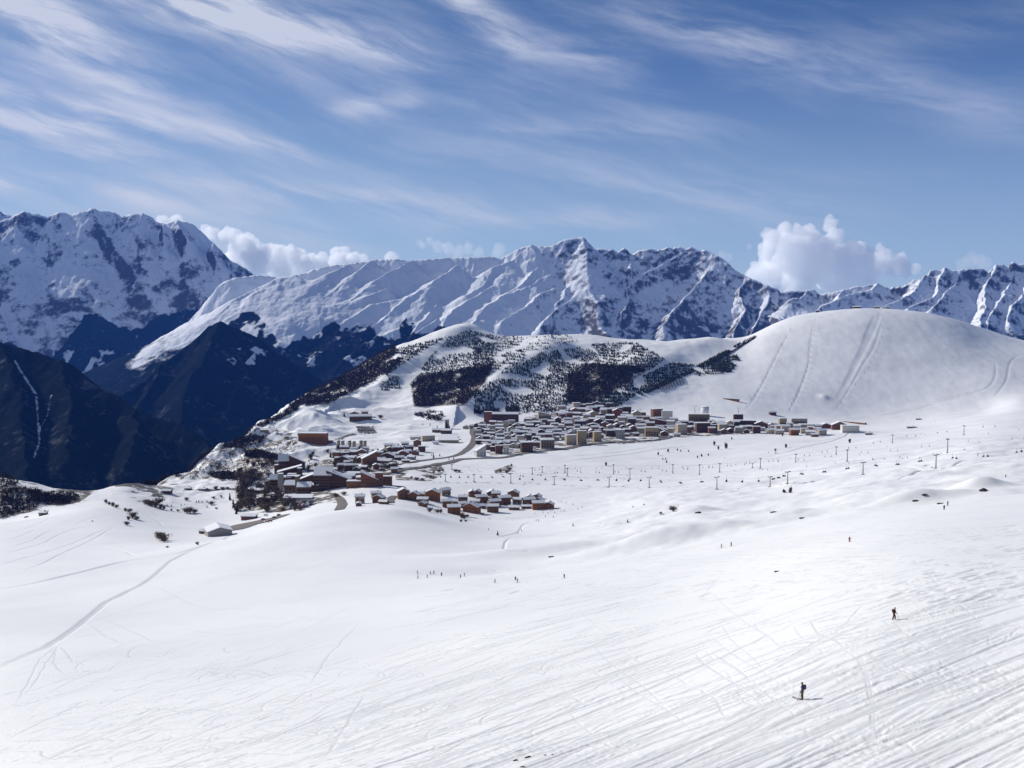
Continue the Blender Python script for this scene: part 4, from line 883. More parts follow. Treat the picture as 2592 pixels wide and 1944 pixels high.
# the dense middle of the village
vil = [(1140, 450, 95, 40), (1220, 472, 105, 46), (1290, 462, 80, 36), (1265, 532, 120, 44), (1265, 572, 105, 40), (1270, 632, 120, 52, 'red'), (1280, 692, 110, 46), (1290, 765, 105, 60, 'brown'), (1370, 565, 62, 60, 'dark'), (1450, 422, 92, 40), (1460, 464, 110, 40), (1470, 510, 112, 42), (1480, 548, 112, 40), (1480, 598, 112, 42), (1468, 652, 130, 42), (1462, 694, 112, 42),
       (1690, 462, 104, 42), (1742, 502, 104, 40), (1680, 542, 114, 40), (1790, 562, 140, 44, 'dark'), (1682, 602, 94, 40), (1742, 624, 104, 40), (1682, 652, 104, 40), (1650, 692, 104, 46, 'beige'), (1665, 742, 130, 46, 'beige'), (1882, 474, 112, 50), (1852, 512, 112, 38), (1950, 524, 130, 46), (2050, 544, 130, 44), (1930, 584, 130, 52, 'dark'), (2040, 594, 132, 40, 'stone'), (1872, 645, 66, 74, 'dark'), (1815, 604, 84, 38), (1980, 640, 110, 44), (2060, 660, 90, 40), (1560, 590, 70, 50, 'beige'), (1370, 640, 70, 48, 'beige'), (1345, 480, 80, 36), (1560, 690, 70, 44, 'stone'),
       (1780, 690, 80, 40), (1960, 690, 90, 44, 'brown'), (2150, 600, 100, 44), (2170, 540, 100, 40), (1070, 470, 60, 40, 'beige'), (990, 475, 80, 36, 'beige')]
for k, e in enumerate(vil):
    x, y, w, h = e[:4]; wl = e[4] if len(e) > 4 else ('dark', 'brown', 'stone', 'dark', 'brown')[k % 5]
    building(c7, 'house', 'middle village', 'gx' if k % 4 else 'gy', wl, jr(.18), x, y, w, h, win=2)
for x, y, w, h, rf, wl, rz, wn, bl, look in ((1190, 862, 150, 140, 'sr', 'pale', .5, 12, 0, 'tall pale slab block above the road junction'), (1380, 790, 96, 55, 'flat', 'dark', 0, 3, 0, 'low dark block between pale slab and brown block'), (1455, 822, 100, 100, 'flat', 'red', .1, 6, 3, 'red brown block with pale balconies beside the road'), (1555, 828, 84, 112, 'flat', 'pale', 0, 8, 0, 'tall pale tower right of red brown block'),
        (1840, 798, 165, 118, 'flat', 'dark', .25, 12, 3, 'dark brown hotel with snowy roof behind the front road'), (2130, 752, 190, 110, 'flat', 'grey', .1, 14, 3, 'pale grey hotel with hollow snowy roof, right of dark hotel'),
        (1300, 405, 110, 150, 'flat', 'red', 0, 6, 0, 'dark red tower at left end of the long dark hotel'), (1540, 388, 380, 128, 'gx', 'dark', -.06, 20, 3, 'long dark red hotel below the wooded slope'), (2090, 330, 180, 85, 'sl', 'beige', .1, 10, 2, 'beige block with slanting white roof behind the village'), (1860, 384, 110, 42, 'gx', 'stone', 0, 2, 0, 'low stone house right of the long dark hotel'),
        (1770, 432, 520, 36, 'gx', 'brown', -.03, 8, 0, 'very long low brown building with white roof'), (2110, 490, 210, 50, 'gx', 'beige', 0, 4, 0, 'long beige house with white roof at village middle right'), (600, 525, 150, 50, 'gx', 'brown', -.1, 3, 0, 'brown wing of the sports hall by the church tower'), (720, 545, 140, 60, 'gx', 'dark', -.2, 3, 0, 'dark wing of the sports hall by the church tower'), (460, 648, 180, 66, 'flat', 'beige', .3, 6, 0, 'beige flat hall left of the stepped terrace building'),
        (740, 600, 250, 30, 'sx', 'khaki', 0, 4, 0, 'upper step of the terrace building with three white roofs'), (745, 632, 260, 34, 'sx', 'khaki', 0, 4, 0, 'middle step of the terrace building with three white roofs'), (750, 668, 280, 42, 'sx', 'yellow', 0, 6, 0, 'lowest step of the terrace building with three white roofs'), (285, 622, 160, 40, 'sx', 'pale', .2, 0, 0, 'low pale covered hall at left of the terrace building'), (570, 690, 80, 36, 'gx', 'white', 0, 0, 0, 'small white house below the terrace building'),
        (725, 470, 56, 110, 'flat', 'grey', .2, 3, 0, 'grey church tower standing on the hillside edge'), (110, 852, 160, 62, 'gy', 'red', 0, 3, 1, 'red brown gabled house left of the snowy field'), (195, 775, 110, 60, 'gx', 'dark', .5, 2, 0, 'dark house behind the red brown gabled house'), (60, 770, 120, 50, 'gx', 'dark', -.2, 2, 0, 'dark house left behind the red brown gabled house'), (230, 905, 110, 46, 'gx', 'grey', -.3, 2, 0, 'grey house on the road bend left of the field'), (60, 912, 130, 50, 'gx', 'dark', .2, 2, 0, 'dark house by the road left of the field'), (150, 945, 110, 36, 'gx', 'brown', 0, 2, 0, 'low brown house touching the road bend')):
    building(c7, 'hotel' if w * h > 9000 else 'house', 'named', rf, wl, rz, x, y, w, h, win=wn, balc=bl, look=look, chim=False)
# brown hotel, hill-top hotel, towers and the dark complex on the left
for x, y, w, h, rf, wl, rz, wn, bl, look in ((1070, 692, 400, 120, 'flat', 'orange', -.05, 28, 3, 'long orange brown hotel under the snowy knoll'), (1010, 600, 300, 62, 'gx', 'brown', 0, 4, 0, 'brown upper storeys behind the orange hotel'), (1300, 680, 80, 30, 'flat', 'orange', 0, 2, 0, 'small orange annex right of the orange hotel'), (1730, 365, 310, 70, 'gx', 'dark', .12, 14, 2, 'long dark brown hotel high on the hill edge'), (1790, 300, 90, 60, 'gx', 'brown', .12, 3, 0, 'brown block at right end of hill edge hotel'), (1640, 285, 120, 40, 'gy', 'brown', .1, 2, 0, 'small gabled block behind the hill edge hotel'),
        (1510, 842, 330, 52, 'gx', 'red', -.08, 8, 1, 'long red brown lodge under the round towers'), (1745, 858, 140, 74, 'gy', 'brown', .1, 4, 1, 'brown gabled house right of the long lodge'), (1510, 962, 280, 80, 'gy', 'dark', -.3, 6, 1, 'big dark gabled lodge with a broad white roof'), (1740, 940, 130, 80, 'sr', 'brown', .2, 4, 1, 'brown block left of tall brown block'), (1850, 985, 210, 150, 'sr', 'brown', .3, 10, 3, 'tall brown block with white roof right of the lodge'), (2070, 972, 200, 56, 'gx', 'red', -.1, 3, 0, 'low red house right of tall brown block'), (2115, 885, 180, 56, 'gy', 'dark', -.2, 3, 0, 'dark gabled house at the village left edge'), (2010, 930, 130, 40, 'gx', 'dark', .1, 2, 0, 'low dark house below the dark gabled house'), (2055, 1015, 210, 34, 'gx', 'stone', 0, 2, 0, 'curved stone terrace house with white roof'), (385, 530, 110, 44, 'sx', 'khaki', .2, 1, 0, 'lone khaki hut on the valley rim'),
        (660, 1090, 150, 190, 'sx', 'dark', .2, 12, 3, 'tall dark stepped block at rear left of the complex'), (840, 1060, 220, 170, 'sl', 'dark', .25, 16, 4, 'tall dark block at rear of the complex'), (735, 1165, 330, 130, 'sr', 'dark', .15, 10, 0, 'dark wing with steep white roof rising rightward'), (880, 1170, 60, 110, 'flat', 'dark', 0, 4, 0, 'narrow dark tower right of the steep white roof'), (530, 1310, 130, 140, 'sx', 'dark', .1, 6, 3, 'dark stepped block with white terraces at left of complex'), (612, 1350, 74, 190, 'flat', 'grey', .1, 0, 0, 'grey concrete tower of the dark complex'), (555, 1150, 50, 130, 'flat', 'dark', 0, 3, 0, 'thin dark tower at the far left of complex'), (700, 1290, 120, 120, 'gx', 'red', 0, 4, 0, 'red brown block right of the concrete tower'), (790, 1280, 180, 110, 'flat', 'dark', 0, 6, 2, 'dark flat block in the middle of the complex'), (755, 1368, 170, 120, 'sx', 'brown', 0, 8, 2, 'brown front block of the complex'), (845, 1400, 44, 200, 'flat', 'khaki', 0, 0, 0, 'tall khaki chimney tower in the complex'), (940, 1395, 190, 120, 'sx', 'dark', .1, 8, 2, 'dark front block right of the chimney tower'),
        (1060, 1300, 330, 190, 'sr', 'dark', .1, 20, 4, 'great dark hall with broad white roof rising rightward'), (1210, 1340, 250, 240, 'sx', 'dark', 0, 20, 5, 'highest darkest block of the complex'), (1430, 1300, 330, 190, 'sl', 'dark', -.05, 24, 5, 'dark wing stepping down rightward with rows of windows'), (1640, 1300, 200, 70, 'flat', 'brown', 0, 4, 0, 'low brown block at foot of the stepped wing'), (1720, 1285, 100, 100, 'flat', 'khaki', 0, 3, 1, 'square khaki block at the right of complex'), (1860, 1290, 240, 165, 'sl', 'red', 0, 14, 4, 'red brown hotel with sloping white roof right of complex'), (1990, 1285, 110, 150, 'flat', 'red', .1, 6, 3, 'red brown tower block beside sloping roof hotel'), (2100, 1265, 140, 95, 'flat', 'brown', 0, 4, 2, 'brown end block at far right of complex'), (1570, 1185, 170, 60, 'gx', 'dark', -.1, 4, 0, 'low dark house behind the stepped wing'), (1650, 1120, 200, 30, 'gx', 'brown', -.05, 2, 0, 'low brown garage row above the complex'),
        (860, 1490, 400, 50, 'sx', 'white', .05, 0, 0, 'long low white roofed hall below the complex'), (300, 1370, 220, 40, 'gx', 'red', -.05, 3, 0, 'low red brown row left below the complex'), (330, 1510, 110, 60, 'gy', 'orange', .3, 1, 0, 'small orange hut among bare bushes')):
    building(c6, 'hotel' if w * h > 15000 else 'house', 'named', rf, wl, rz, x, y, w, h, win=wn, balc=bl, look=look, chim=False)
for k, (x, y) in enumerate(((1420, 752), (1482, 756), (1575, 755), (1638, 762), (1735, 752), (1790, 756))):
    building(c6, 'round_tower', 'round', 'round', 'beige', 0, x, y, 50, 84, cat='tower', look='beige round tower')
building(cq, 'hangar', 'named', 'gy', 'grey', .42, 890, 455, 480, 150, dep=20, win=0, chim=False, cat='hangar', look='big grey gabled hangar alone beside the snow road')
building(cq, 'shed', 'named', 'gx', 'brown', -.1, 585, 405, 120, 66, win=1, cat='shed', look='brown annex at left end of the grey hangar')
building(cq, 'shed', 'named', 'sx', 'red', -.1, 1510, 118, 290, 75, win=3, cat='shed', chim=False, look='long red brown shed above the beige car park')
building(c5, 'barn', 'named', 'gx', 'dark', -.05, 1560, 922, 84, 34, win=2, cat='barn', look='dark barn alone on the snowy shelf near valley rim')
building(c5, 'hut', 'named', 'sx', 'khaki', .1, 405, 1122, 66, 26, win=1, cat='hut', look='small khaki hut on the left snow edge')
building(c5, 'hut', 'named', 'gx', 'red', 0, 1890, 892, 70, 18, win=1, cat='hut', look='low red hut right of the dark barn')
building(c5, 'hut', 'named', 'gx', 'dark', 0, 1755, 884, 56, 14, win=1, cat='hut', look='low dark hut between the barn and red hut')
# right part of the village
v8 = [(785, 302, 84, 56, 'dark', 'flat'), (640, 315, 124, 44, 'dark'), (540, 335, 140, 50, 'red'), (285, 342, 124, 40, 'brown'), (110, 402, 130, 44, 'brown'), (205, 402, 94, 44, 'pale'), (335, 412, 120, 44, 'brown'), (425, 352, 130, 46, 'brown'), (560, 442, 180, 78, 'yellow', 'gy'), (660, 482, 130, 56, 'pale'), (650, 542, 150, 74, 'dark'), (715, 352, 100, 44, 'brown'), (800, 422, 92, 96, 'dark'), (895, 432, 124, 98, 'red', 'gy'), (1012, 462, 130, 60, 'brown'),
      (1165, 446, 130, 84, 'beige', 'gy'), (1290, 532, 94, 50, 'pale'), (1390, 484, 150, 42, 'stone'), (1100, 546, 112, 88, 'dark'), (1222, 606, 134, 68, 'pale'), (1790, 526, 140, 36, 'brown'), (1920, 532, 84, 36, 'dark'), (1650, 594, 124, 42, 'dark'), (1030, 656, 104, 58, 'red'), (800, 690, 124, 74, 'dark'), (540, 704, 84, 58, 'brown'), (60, 644, 120, 42, 'brown'), (60, 694, 112, 42, 'red'), (80, 604, 132, 40, 'dark'),
      (240, 602, 112, 36, 'brown'), (262, 644, 112, 36, 'stone'), (440, 604, 122, 36, 'brown'), (592, 602, 122, 44, 'brown'), (45, 744, 84, 40, 'stone'), (150, 744, 66, 44, 'stone'), (560, 562, 164, 40, 'dark'), (750, 652, 84, 44, 'brown'), (900, 644, 104, 48, 'stone'), (1730, 696, 94, 36, 'beige'), (330, 640, 90, 44, 'red'), (690, 616, 90, 40, 'dark'), (1560, 640, 80, 40, 'brown'), (1160, 690, 70, 40, 'dark'), (1930, 600, 70, 44, 'brown'), (1490, 590, 80, 36, 'stone'), (980, 590, 80, 40, 'dark'), (410, 520, 90, 40, 'brown'), (200, 480, 100, 36, 'stone'), (60, 470, 90, 36, 'dark'), (470, 500, 90, 40, 'stone'), (880, 520, 80, 36, 'brown'), (960, 530, 80, 36, 'stone')]
for k, e in enumerate(v8):
    x, y, w, h, wl = e[:5]; building(c8, 'house', 'right village', e[5] if len(e) > 5 else ('gx' if k % 5 else 'gy'), wl, jr(.25), x, y, w, h, win=2)
for x, y, w, h, rf, wl, rz, wn, bl, look in ((1450, 425, 150, 104, 'flat', 'brown', .35, 8, 2, 'brown block joined to pale block under the dome'), (1595, 462, 150, 110, 'flat', 'pale', -.1, 0, 0, 'pale windowless block joined to brown block under dome'), (1500, 524, 180, 70, 'sl', 'red', .05, 5, 1, 'red brown block with sloping white roof below pale block'), (2040, 486, 290, 92, 'flat', 'khaki', -.08, 20, 2, 'long khaki block beneath the white round tower'), (2095, 634, 195, 116, 'flat', 'dark', .05, 14, 3, 'dark brown square hotel right of the beige block'), (1790, 664, 150, 124, 'flat', 'beige', .4, 8, 0, 'beige corner block left of dark square hotel'), (1380, 694, 190, 112, 'flat', 'yellow', -.05, 12, 2, 'ochre block with white roof by the front road'), (940, 724, 120, 108, 'flat', 'grey', -.2, 6, 0, 'grey block with pale side by the front road'), (615, 764, 110, 120, 'flat', 'yellow', .3, 6, 0, 'narrow ochre block near the front road'), (400, 800, 130, 165, 'flat', 'yellow', .1, 8, 0, 'tall ochre tower left of narrow ochre block'), (245, 808, 150, 118, 'flat', 'beige', .3, 8, 0, 'beige block left of tall ochre tower'), (110, 562, 300, 36, 'gx', 'brown', 0, 4, 0, 'long low brown row in the middle of village')):
    building(c8, 'hotel' if w * h > 12000 else 'house', 'named', rf, wl, rz, x, y, w, h, win=wn, balc=bl, look=look, chim=False)
building(c8, 'round_tower', 'named', 'round', 'white', 0, 2125, 405, 110, 112, cat='tower', look='white round tower behind the long khaki block', sink=1)
for x, y, w, h, rf, wl, rz, wn, bl, look in ((378, 602, 128, 96, 'flat', 'dark', 0, 6, 1, 'dark square lift tower at right of the village'), (470, 652, 300, 62, 'flat', 'dark', -.1, 10, 0, 'long dark block right of the lift tower'), (170, 662, 280, 56, 'gx', 'red', .06, 6, 0, 'long red brown house left of the lift tower'), (160, 708, 130, 64, 'flat', 'beige', .2, 4, 0, 'beige house in front of the long red house'), (700, 676, 180, 74, 'gy', 'red', -.2, 4, 1, 'red brown gabled house right of long dark block'), (700, 724, 96, 44, 'gx', 'pale', 0, 2, 0, 'pale house below the red brown gabled house'), (842, 764, 112, 62, 'gx', 'beige', .1, 2, 0, 'beige snow roofed house in the front row'), (952, 772, 122, 60, 'gx', 'stone', -.1, 2, 0, 'stone house right of beige house in front row'), (870, 694, 84, 44, 'gx', 'pale', 0, 2, 0, 'small pale house behind the front row'), (1000, 644, 104, 82, 'flat', 'yellow', .1, 4, 1, 'ochre house with dark ornament on its flat roof'), (1010, 696, 170, 48, 'gx', 'beige', .05, 4, 0, 'long beige house under the ochre house'), (1225, 624, 220, 62, 'flat', 'stone', -.05, 8, 1, 'pillared stone hall with white roof'), (1330, 694, 200, 50, 'flat', 'beige', .05, 4, 0, 'low beige house in front of stone hall'), (1158, 786, 122, 84, 'gx', 'orange', .15, 4, 1, 'orange brown chalet at front centre of right village'), (1390, 786, 130, 60, 'gx', 'grey', -.3, 2, 0, 'grey house with broad snowy roof right of orange chalet'), (1540, 788, 134, 78, 'gx', 'stone', .4, 2, 0, 'stone house with steep snowy roof'), (1590, 688, 170, 62, 'gy', 'brown', .1, 3, 1, 'brown gabled chalet left of the largest gabled chalet'), (1790, 708, 210, 100, 'gy', 'brown', -.1, 6, 2, 'largest brown gabled chalet at right end of village'), (1940, 748, 235, 82, 'flat', 'pale', -.05, 6, 0, 'pale hall with flat snowy roof at right village end'), (860, 504, 92, 48, 'gx', 'dark', .2, 1, 0, 'dark lone hut on the slope above village'), (1210, 694, 80, 40, 'gx', 'brown', 0, 1, 0, 'small brown house between two pale halls'), (1450, 806, 100, 40, 'gx', 'red', 0, 1, 0, 'low red house in the very front row right')):
    building(c9, 'house', 'named', rf, wl, rz, x, y, w, h, win=wn, balc=bl, look=look, chim=False)
def slanted(c, p0, p1, h0, h1, name, look):                # long avalanche walls sunk in the slope
    a, b_ = ground(*c[0](*p0)), ground(*c[0](*p1)); L = math.hypot(b_[0]-a[0], b_[1]-a[1]); rt = empty(name, a, math.atan2(b_[1]-a[1], b_[0]-a[0])); m = a[1] / F * c[1]; dz = b_[2]-a[2]
    prof = lambda lo, hi: None
    mb = MB(); mb.prism([(0, -3), (L, dz - 3), (L, dz + h1 * m), (0, h0 * m)], 'y', -2, 2); mb.build('wall', wall_mat('brown'), rt)
    mb = MB(); mb.prism([(-.3, h0 * m + .02), (L + .3, dz + h1 * m + .02), (L + .3, dz + h1 * m + .7), (-.3, h0 * m + .7)], 'y', -2.4, 2.4); mb.build('snow_layer', M_SNOW, rt)
    tag(rt, look, 'wall')
slanted(c9, (1845, 590), (2165, 636), 8, 26, 'retaining_wall', 'long dark timber wall slanting down at right end of village')
slanted(c9, (170, 270), (390, 318), 6, 40, 'retaining_wall', 'dark timber wedge wall on the slope above the village')

def fill(c, cl, poly, n, wr, gap):
    """the many small houses that close the gaps of the village"""
    taken = [(u, v) for k in BUILT for (u, v, o, w) in BUILT[k]]; poly = [c[0](*p) for p in poly]; P0 = np.array(poly); got = 0
    for t in range(n * 60):
        if got >= n: break
        u, v = random.uniform(P0[:, 0].min(), P0[:, 0].max()), random.uniform(P0[:, 1].min(), P0[:, 1].max())
        if not inpoly(np.array([u]), np.array([v]), poly)[0] or any(abs(u-a) < gap and abs(v-b_) < gap * .36 for a, b_ in taken): continue
        taken.append((u, v)); got += 1; w = random.uniform(*wr)
        building(((lambda x, y: (x, y)), 1.0), 'house', cl, random.choice(('gx', 'gx', 'gx', 'gy', 'flat')), random.choice(('dark', 'dark', 'brown', 'brown', 'red', 'stone', 'beige')), jr(.3), u, v, w, random.uniform(.42, .72) * w, win=1)
fill(c8, 'right village', [(30, 350), (560, 270), (940, 330), (1350, 440), (1900, 540), (2000, 620), (1600, 690), (900, 700), (400, 740), (0, 740)], 70, (13, 21), 15)
fill(c7, 'middle village', [(1130, 430), (1900, 400), (2212, 420), (2212, 700), (1650, 760), (1180, 740)], 40, (13, 19), 14)
fill(c9, 'right village', [(0, 640), (600, 640), (1500, 690), (1500, 780), (700, 760), (0, 760)], 24, (13, 19), 15)
fill(c6, 'left village', [(1300, 760), (1900, 800), (2212, 720), (2212, 1100), (1600, 1090), (1300, 990)], 26, (13, 22), 17)
fill(c7, 'left village', [(0, 700), (420, 730), (330, 880), (0, 940)], 8, (13, 20), 16)
fill(c6, 'left village', [(480, 1120), (1250, 1230), (1200, 1380), (650, 1400)], 9, (14, 24), 18)
for cl, it in BUILT.items():
    if cl == 'named':
        for u, v, o, w in it: o['label'] = w
    elif cl == 'round':
        for i, (u, v, o, w) in enumerate(sorted(it, key=lambda a: a[0])): tag(o, f'beige round tower with snow cap, {ordw(i+1)} from left in the row of six', group='round towers by the orange hotel')
    else:
        it.sort(key=lambda a: a[1]); nb = max(1, round(len(it) / 9)); per = math.ceil(len(it) / nb)
        for k in range(nb):
            row = sorted(it[k*per:(k+1)*per], key=lambda a: a[0]); rn = 'front' if k == nb - 1 else 'rear' if k == 0 else ordw(k + 1)
            for i, (u, v, o, w) in enumerate(row):
                tag(o, f"{w}, {'leftmost' if i == 0 else ordw(i+1) + ' from left'}, {rn} row of {cl}", group=f'houses of the {cl}' if 'village' in cl else 'chalets of the hamlet')

# ------------------------------------------------------------------ trees and bushes
def conifer_proto(seed):
    rr = random.Random(seed); t = MB().tube([(0, 0, -.6), (0, 0, .5), (0, 0, .97)], [.045, .032, .006], 6).mesh('trunk', M_BARK); mb = MB()
    for l in range(9):
        z = .12 + .80 * l / 8; r = .26 * (1 - l / 9.5) * rr.uniform(.85, 1.1); n = 11 if l < 6 else 7; a0 = rr.uniform(0, 6)
        for k in range(n):
            a = a0 + k * 6.283 / n + rr.uniform(-.15, .15); rk = r * rr.uniform(.65, 1.15); w = .34 * r + .02
            tip = (rk * math.cos(a), rk * math.sin(a), z - .07 - rr.uniform(0, .05)); i = len(mb.v)
            mb.v += [(0, 0, z + .10), (.6*rk*math.cos(a) - w*math.sin(a), .6*rk*math.sin(a) + w*math.cos(a), z - .01), tip, (.6*rk*math.cos(a) + w*math.sin(a), .6*rk*math.sin(a) - w*math.cos(a), z - .015)]
            mb.f.append((i, i+1, i+2, i+3))
    return [('trunk', t), ('crown', mb.mesh('crown', M_NEEDLE))]
def bush_proto(seed, wide):
    rr = random.Random(seed); st = MB(); mb = MB()
    for k in range(7):
        a = rr.uniform(0, 6.28); lean = rr.uniform(.1, .45) * wide; h = rr.uniform(.6, .95)
        p = [(0, 0, -.2), (lean*.4*math.cos(a), lean*.4*math.sin(a), h*.5), (lean*math.cos(a), lean*math.sin(a), h)]; st.tube(p, [.03, .02, .008], 5)
        for j in range(58):
            q = Vector(p[2]).lerp(Vector(p[1]), rr.uniform(0, 1.2)) + Vector((rr.gauss(0, .13)*wide, rr.gauss(0, .13)*wide, rr.gauss(0, .11))); q.z = max(q.z, .03)
            d = Vector((rr.gauss(0, 1), rr.gauss(0, 1), rr.gauss(.6, 1))).normalized() * rr.uniform(.06, .14); s_ = d.cross(Vector((rr.gauss(0, 1), rr.gauss(0, 1), rr.gauss(0, 1)))).normalized() * .034; i = len(mb.v)
            mb.v += [tuple(q - d - s_), tuple(q + d - s_*.4), tuple(q + d + s_*.4), tuple(q - d + s_)]; mb.f.append((i, i+1, i+2, i+3))
    return [('stem', st.mesh('stem', M_BARK)), ('crown', mb.mesh('crown', M_TWIG))]
PROTO = {('conifer_tree', k): conifer_proto(k) for k in range(3)}
PROTO.update({('bare_bush', k): bush_proto(50 + k, 1.0 + .5 * k) for k in range(3)})
PROTO.update({('bare_tree', k): bush_proto(70 + k, .55) for k in range(2)})
def plant(kind, u, v, hpx, k=None):
    x, y, z = ground(u, v); h = max(1.0, hpx * y / F); k = random.randrange(len([q for q in PROTO if q[0] == kind])) if k is None else k
    r = empty(kind, (x, y, z - .1), random.uniform(0, 6.28)); r.scale = (h, h, h)
    for n, me in PROTO[(kind, k)]: link(n, me, None, r)
    r['category'] = {'conifer_tree': 'tree', 'bare_bush': 'bush', 'bare_tree': 'tree'}[kind]
    return (u, r, '')
def grow(kind, c, lst, text, group):
    tr, s = c; it = []
    for e in lst: it.append(plant(kind, *tr(e[0], e[1]), e[2] * s))
    for _, o, _ in it: o['group'] = group
    from_left(it, text)
c11, c12 = (T11, .18083), (T12, .44846)
grow('conifer_tree', c11, [(2150, 452, 54), (1385, 506, 50), (330, 636, 74), (200, 562, 36), (220, 404, 24), (1765, 470, 16), (2050, 475, 14)], 'small lone conifer on the open snow by the hummocks, {n} of seven', 'lone conifers on the piste')
grow('bare_bush', c12, [(232, 122, 34), (160, 137, 16), (66, 86, 10), (857, 16, 16), (890, 16, 18), (5, 98, 8)], 'bush half buried at the hummocks below the lifts, {n} of six', 'bushes at the hummocks')
grow('bare_tree', c9, [(212, 975, 84), (45, 925, 60), (102, 985, 50), (1045, 960, 60), (1020, 1592, 56), (1110, 1592, 86), (1940, 892, 66), (1000, 800, 40), (290, 845, 34), (895, 1005, 40)], 'pale bare tree on the slope below the right village, {n} of ten', 'bare trees below the right village')
grow('bare_tree', c8, [(1470, 952, 44), (1610, 910, 50), (1740, 892, 36), (1785, 905, 30), (1895, 908, 30), (2022, 992, 36), (2080, 975, 40), (2172, 962, 34), (1590, 1062, 36), (1535, 1018, 30), (1575, 1015, 26), (740, 1102, 56)], 'thin bare tree above the middle chairlift, {n} of twelve', 'bare trees above the chairlift')
grow('bare_bush', c5, [(990, 1008, 40), (1020, 1025, 34), (1055, 1040, 46), (1085, 1055, 36), (1170, 1085, 36), (1210, 1092, 40), (1235, 1150, 64), (1200, 1165, 40), (1275, 1165, 44), (1185, 1215, 42)], 'bare bush along the curved hedge of the left field, {n} of ten', 'bushes along the hedge of the left field')
grow('bare_bush', c5, [(1365, 1015, 50), (1390, 1030, 60), (1420, 1035, 56), (1455, 1050, 60), (1480, 1020, 70), (1500, 1062, 50), (1530, 1070, 40), (1600, 1082, 26), (1660, 1086, 24), (1745, 1100, 50), (1775, 1102, 66), (1820, 1100, 44)], 'bare bush in the thicket above the groomed track, {n} of twelve', 'thicket above the groomed track')
grow('conifer_tree', c5, [(1560, 1035, 26), (1602, 1040, 26), (1690, 1034, 24), (1612, 1002, 18), (1832, 1002, 26), (1855, 1000, 28), (1885, 1002, 24), (1932, 1002, 28), (1932, 1052, 30), (1720, 1025, 18)], 'little conifer dotted on the snowy shelf, {n} of ten', 'little conifers on the snowy shelf')
grow('bare_bush', c5, [(1480, 1335, 64), (1510, 1355, 76), (1535, 1370, 60), (1845, 1398, 32), (1560, 1425, 20), (2010, 885, 40), (2078, 885, 34), (2125, 880, 28), (2020, 1064, 20), (1740, 985, 34), (1970, 1025, 40), (1995, 968, 26), (2065, 955, 24), (860, 1180, 12)], 'scattered bare bush on the left snowfields, {n} of fourteen', 'scattered bushes on the left snowfields')
grow('conifer_tree', c5, [(2145, 978, 70), (2180, 1055, 80), (2195, 1075, 70), (2205, 1110, 60), (2175, 1015, 50)], 'dark conifer at the edge of the complex gardens, {n} of five', 'conifers left of the complex')
grow('bare_bush', c6, [(60, 1200, 150), (130, 1250, 170), (200, 1240, 150), (180, 1160, 120), (40, 1100, 100), (60, 1360, 130), (120, 1420, 120), (200, 1390, 90), (40, 1480, 150), (100, 1540, 120), (310, 1560, 90), (390, 1560, 80), (450, 1545, 70), (560, 1480, 90), (640, 1450, 80), (420, 1640, 70), (30, 1620, 140), (440, 1140, 70)], 'tangled brown bush beside the dark complex, {n} of eighteen', 'brown bushes beside the dark complex')
grow('bare_bush', c6, [(150, 960, 70), (230, 1000, 80), (300, 950, 60), (360, 1010, 70), (420, 980, 60), (480, 960, 70), (1030, 900, 90), (1060, 840, 60), (700, 620, 50), (1380, 1430, 60), (1500, 1400, 60), (1130, 1100, 60), (1000, 1040, 60), (1100, 1000, 60), (1200, 1060, 50), (2010, 330, 60)], 'grey bush on the broken bank behind the complex, {n} of sixteen', 'bushes on the bank behind the complex')
grow('conifer_tree', c6, [(1310, 870, 90), (1360, 880, 80), (1035, 905, 60), (1500, 300, 70), (270, 1330, 70), (1475, 960, 40)], 'dark conifer between the lodges of the left village, {n} of six', 'conifers of the left village')
grow('conifer_tree', c7, [(720, 472, 110), (760, 470, 60), (590, 475, 60), (490, 425, 44), (385, 415, 30), (540, 880, 70), (515, 850, 36), (625, 855, 44), (755, 905, 40), (820, 900, 44), (410, 760, 40), (1370, 590, 80), (1880, 610, 90), (1900, 650, 80)], 'dark conifer among the houses of the middle village, {n} of fourteen', 'conifers of the middle village')
grow('bare_bush', c7, [(540, 1095, 40), (620, 1080, 44), (670, 1070, 40), (850, 1080, 50), (900, 1080, 40), (1480, 1080, 40), (1560, 1095, 50), (1600, 1060, 50), (1630, 1000, 40), (1410, 1095, 30), (300, 1190, 50), (230, 1170, 40), (380, 1195, 40), (500, 1160, 40), (480, 1640, 70), (600, 1650, 60), (640, 1650, 60)], 'low brown bush on the snow between road and hamlet, {n} of seventeen', 'bushes between road and hamlet')
grow('bare_bush', c4, [(150, 870, 110), (190, 900, 110), (130, 960, 60), (230, 955, 50), (550, 820, 60), (270, 850, 50)], 'grey bush on the bank below the chalets, {n} of six', 'bushes below the chalets')

